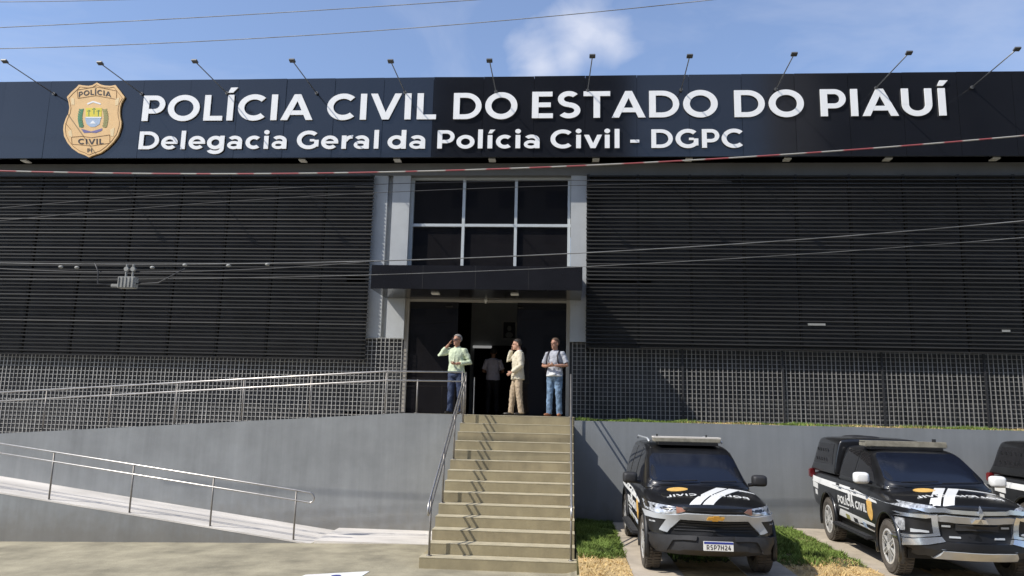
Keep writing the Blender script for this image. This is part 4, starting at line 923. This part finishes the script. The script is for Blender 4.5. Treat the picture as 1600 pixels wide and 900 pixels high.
def person(label, loc, rz, hscale, J, skin, hair, top, bottom, shoe, extras=None, glasses=False, sleeve=1.0, jacket=False, belly=1.0, bald=False):
    """J: joint positions in the person's own frame (faces -y): el/wr/kn/an per side, sides L = +x, R = -x"""
    t = thing('person', label, 'person', loc, rz, None); t.scale = (hscale,)*3
    hip, sh, nk = Vector(J.get('hip', (0, 0, .95))), .195, 1.46
    hc = Vector(J.get('head', (0, -.015, 1.635))); ht = J.get('turn', 0); nod = J.get('nod', 0)
    HM = Matrix.Translation(hc) @ Matrix.Rotation(ht, 4, 'Z') @ Matrix.Rotation(nod, 4, 'X')
    P = lambda *v: HM @ Vector(v)
    # body: head, neck, torso, arms with hands, legs - fused into one surface
    q = MB(); M3 = HM.to_3x3()
    q.ellipsoid(P(0, .012, .035), (.076, .095, .088), 16, 12, M3); q.ellipsoid(P(0, -.022, -.045), (.058, .068, .072), 16, 10, M3)
    q.ellipsoid(P(0, -.097, -.012), (.014, .024, .026), 8, 6, M3); q.ellipsoid(P(0, -.088, -.062), (.026, .012, .012), 8, 6, M3); q.ellipsoid(P(0, -.078, -.098), (.028, .022, .018), 8, 6, M3)
    for s in (-1, 1): q.ellipsoid(P(s*.078, .015, -.008), (.012, .022, .033), 8, 6, M3); q.ellipsoid(P(s*.03, -.083, .03), (.022, .012, .010), 8, 6, M3)
    q.tube([P(0, .02, -.03), (0, .015, 1.49), (0, .02, 1.40)], [.055, .056, .075], 14)
    tb = [((hip.x, hip.y, .86), .15, .105), ((hip.x, hip.y, .96), .155, .11), ((0, 0, 1.10), .142, .10*belly), ((0, .0, 1.25), .155, .108), ((0, .005, 1.37), .165, .10), ((0, .015, 1.44), .12, .08), ((0, .015, 1.475), .07, .06)]
    q.ring_loft([ring(c, a, b_) for c, a, b_ in tb])
    for s, k in ((1, 'L'), (-1, 'R')):
        S_ = Vector((s*.172, .01, 1.405)); E = Vector(J['el'+k]); Wr = Vector(J['wr'+k]); Kn = Vector(J['kn'+k]); An = Vector(J['an'+k])
        q.tube([Vector((s*.11, .01, 1.40)), S_, S_.lerp(E, .5), E, E.lerp(Wr, .4), Wr], [.055, .058, .047, .038, .038, .026], 12)
        hand(q, Wr, J.get('hd'+k, Wr-E), J.get('hp'+k, (-s, 0, 0)), s*J.get('hs'+k, 1), J.get('hc'+k, .6))
        Hp = Vector((hip.x+s*.088, hip.y, .90)); q.tube([Hp, Hp.lerp(Kn, .5), Kn, Kn.lerp(An, .35), An], [.088, .074, .052, .052, .036], 12)
    body = remesh(q.build('body', M[skin], t, True), .0095, 1)
    # hair
    q = MB()
    cap = MB(); cap.ellipsoid(P(0, .022, .042), (.084, .098, .090), 18, 14, M3)
    inv = HM.inverted()
    keep = [(inv @ Vector(v)) for v in cap.v]
    q.v = cap.v; q.f = [f for f in cap.f if all((keep[i].z > .062+.5*max(0, -keep[i].y-.02)) or (keep[i].y > .012 and keep[i].z > -.055+ (.0 if keep[i].y > .03 else .03)) for i in f)]
    h = q.build('hair', M[hair], t, True); md = h.modifiers.new('s', 'SOLIDIFY'); md.thickness = .012; md.offset = 1; baked(h)
    # eyes
    if glasses:
        q = MB()
        for s in (-1, 1): q.ellipsoid(P(s*.033, -.092, .012), (.028, .010, .020), 10, 6, M3); q.tube([P(s*.058, -.085, .016), P(s*.082, .0, .012)], .004, 5)
        q.tube([P(-.02, -.096, .016), P(.02, -.096, .016)], .004, 5); q.build('sunglasses', M['ink'], t)
    else:
        for s in (-1, 1): q = MB(); q.ellipsoid(P(s*.032, -.084, .010), (.012, .006, .006), 8, 6, M3); q.build('eye', M['ink'], t)
    # trousers
    q = MB(); q.ring_loft([ring((hip.x, hip.y, z), a, b_) for z, a, b_ in ((.80, .12, .10), (.86, .168, .125), (.95, .168, .122), (1.03, .157, .116))])
    for s, k in ((1, 'L'), (-1, 'R')):
        Kn, An = Vector(J['kn'+k]), Vector(J['an'+k]); Hp = Vector((hip.x+s*.088, hip.y, .90)); F_ = An+Vector((0, 0, -.035))
        q.tube([Hp+Vector((0, 0, .02)), Hp.lerp(Kn, .45), Kn, Kn.lerp(F_, .5), F_.lerp(Kn, .06), F_], [.104, .092, .074, .066, .066, .068], 16)
    o = remesh(q.build('trousers', M[bottom], t, True), .013, 2)
    q = MB(); q.ring_loft([ring((hip.x*.9, hip.y, .985), .172, .128), ring((hip.x*.9, hip.y, 1.02), .170, .127)]); q.build('belt', M['ink'], t, True)
    # wrinkles: gentle displacement
    tx = bpy.data.textures.get('folds') or bpy.data.textures.new('folds', 'CLOUDS'); tx.noise_scale = .07
    def fold(o, s=.030):
        md = o.modifiers.new('d', 'DISPLACE'); md.texture = tx; md.strength = s; md.mid_level = .5; md.texture_coords = 'GLOBAL'; baked(o)
        for p in o.data.polygons: p.use_smooth = True
    fold(o)
    for s, k in ((1, 'L'), (-1, 'R')):
        An = Vector(J['an'+k]); q = MB(); a = J.get('ft'+k, 0); mt = Matrix.Rotation(a, 3, 'Z')
        q.ellipsoid(An+mt @ Vector((0, -.055, -.048)), (.046, .135, .036), 14, 8, mt); q.ellipsoid(An+mt @ Vector((0, .01, -.03)), (.042, .06, .055), 12, 8, mt)
        q.v = [(x, y, max(z, An.z-.078)) for x, y, z in q.v]; q.build('shoe', M[shoe], t, True)
    # shirt or jacket
    q = MB(); zb = .90 if not jacket else .82; g = 1.12 if not jacket else 1.17
    q.ring_loft([ring((hip.x*.7, hip.y, zb), .175*g, .135*g), ring((hip.x*.6, hip.y, zb+.08), .172*g, .13*g), ring((0, 0, 1.10), .150*g, .112*g*belly), ring((0, 0, 1.25), .162*g, .122*g), ring((0, .005, 1.37), .170*g, .112*g), ring((0, .015, 1.445), .13*g, .09*g), ring((0, .018, 1.485), .074, .066)])
    for s, k in ((1, 'L'), (-1, 'R')):
        S_ = Vector((s*.172, .01, 1.405)); E = Vector(J['el'+k]); Wr = Vector(J['wr'+k])
        pts = [Vector((s*.10, .01, 1.40)), S_, S_.lerp(E, .5)]
        rs = [.07, .074, .066]
        if sleeve > .5: pts += [E, E.lerp(Wr, .45)]; rs += [.058, .054]
        if sleeve > .7: pts += [E.lerp(Wr, sleeve*.92)]; rs += [.044]
        if sleeve <= .5: pts += [S_.lerp(E, .8)]; rs += [.068]
        q.tube(pts, [r_*(1.08 if jacket else 1) for r_ in rs], 14)
    o = remesh(q.build('jacket' if jacket else 'shirt', M[top], t, True), .013, 2); fold(o, .030)
    if sleeve > .5:
        q = MB(); cpts = [Vector((.066*math.cos(a), .018+.062*math.sin(a), 1.492-.03*max(0, -math.sin(a))**2)) for a in [R(-100+380*i/20) for i in range(20)]]
        q.tube(cpts, .014, 8); q.tube([(0, -.058, 1.462), (0, -.115 if not jacket else -.125, 1.37), (0, -.132*belly, 1.15)], .007, 6); q.build('collar', M['cwhite' if jacket else top], t, True)
    if extras: extras(t, P)
    return t
def on_landing(px, Y): p = at(px, 640, Y); return (p.x, Y, 2.451)
def phone(pos, rot):
    def f(t, P):
        q = MB(); mt = Matrix.Translation(pos) @ Matrix.Rotation(rot, 4, 'Z') @ Matrix.Rotation(R(20), 4, 'X'); q.box((-.008, -.035, -.072), (.008, .035, .072), mt)
        ph = q.build('mobile_phone', M['ink'], None, bevel=.006); ph.parent = None
        bpy.context.view_layer.update(); ph.matrix_world = t.matrix_world.copy()
        tag(ph, t['phone'], 'phone'); 
    return f
legs = dict(knL=(.105, -.01, .50), anL=(.12, .02, .088), knR=(-.105, -.015, .50), anR=(-.125, .0, .088), ftL=R(12), ftR=R(-14))
def person_phone(lab, ph_lab, pos, rot, **k):
    ex = k.pop('ex', None)
    def f(t, P):
        t['phone'] = ph_lab; phone(pos, rot)(t, P); del t['phone']
        if ex: ex(t, P)
    return person(lab, extras=f, **k)
# man in the pale green shirt, phone at his ear
person_phone('man in a pale green shirt and dark glasses on the phone at the landing rail', 'black mobile phone held to the ear of the man in the green shirt', (-.105, -.03, 1.63), R(8),
    loc=on_landing(711, .42), rz=R(-12), hscale=1.02, skin='skin', hair='hairg', top='shirtg', bottom='jeans', shoe='shoed', glasses=True, sleeve=.75, belly=1.18,
    J=dict(legs, elR=(-.385, -.05, 1.30), wrR=(-.175, -.075, 1.535), hdR=(.10, .08, .20), hpR=(1, .3, 0), hcR=.5, elL=(.30, .03, 1.14), wrL=(.06, -.215, 1.10), hdL=(-1, -.1, .05), hpL=(0, .5, .8), hcL=.9, turn=R(-20)))
# man in the cream jacket seen from the side
person_phone('man in a cream jacket and beige trousers standing side on, talking on the phone', 'mobile phone at the ear of the man in the cream jacket', (-.10, -.05, 1.625), R(5),
    loc=on_landing(808, .62), rz=R(-78), hscale=.985, skin='skin2', hair='hairb', top='cream', bottom='beige', shoe='shoed', sleeve=1.0, jacket=True,
    J=dict(legs, knR=(-.10, -.10, .50), anR=(-.11, -.13, .088), knL=(.10, .02, .50), anL=(.11, .08, .088), elR=(-.28, -.20, 1.28), wrR=(-.16, -.13, 1.53), hdR=(.08, .10, .2), hpR=(1, .2, 0), elL=(.26, .03, 1.13), wrL=(.17, -.17, .98), hdL=(-.3, -.6, -.4), hpL=(-1, .2, 0), head=(0, -.04, 1.63), nod=R(6)))
# man with the backpack
def backpack(t, P):
    q = MB()
    for s in (-1, 1): q.tube([(s*.115, .15, 1.30), (s*.118, .06, 1.465), (s*.122, -.055, 1.455), (s*.125, -.148, 1.36), (s*.135, -.150, 1.22), (s*.17, -.06, 1.10)], .020, 8)
    bpk = MB(); bpk.ellipsoid((0, .20, 1.22), (.16, .10, .22), 14, 10); bpk = bpk.build('backpack', M['ink'], None, True)
    st2 = q.build('strap', M['ink'], bpk, True); bpy.context.view_layer.update(); bpk.matrix_world = t.matrix_world.copy()
    tag(bpk, 'dark backpack worn by the man in the grey T-shirt', 'backpack')
    q = MB(); q.ring_loft([ring((0, -.02, .895), .185, .150), ring((0, -.02, .93), .19, .152)]); q.box((-.06, -.19, .90), (.09, -.15, .97)); q.build('waist_cloth', M['cwhite'], t, True)
person('man in a grey T-shirt and faded jeans with a backpack and joined hands', on_landing(866, .30), R(-22), .985,
    dict(legs, elL=(.30, .01, 1.14), wrL=(.085, -.21, 1.13), hdL=(-1, -.3, .05), hpL=(0, .6, .6), hcL=.8, elR=(-.29, .0, 1.13), wrR=(-.09, -.22, 1.12), hdR=(1, -.25, .05), hpR=(0, .6, .6), hcR=.8, turn=R(-18), nod=R(4)),
    'skin', 'hairs', 'tee', 'jeansl', 'shoe', extras=backpack, sleeve=.4)
# figure inside, seen from behind
person('person seen from behind in a pale lilac shirt standing inside the dark doorway', (on_landing(769, 3.4)[0], 3.4, 2.45), R(180), 1.0,
    dict(legs, elL=(.27, -.02, 1.13), wrL=(.17, -.22, 1.13), hdL=(-.5, -.8, .1), hpL=(0, 0, 1), elR=(-.27, -.02, 1.13), wrR=(-.17, -.22, 1.13), hdR=(.5, -.8, .1), hpR=(0, 0, 1), nod=R(10)),
    'skin3', 'hairb', 'lilac', 'trous', 'shoed', sleeve=.4)
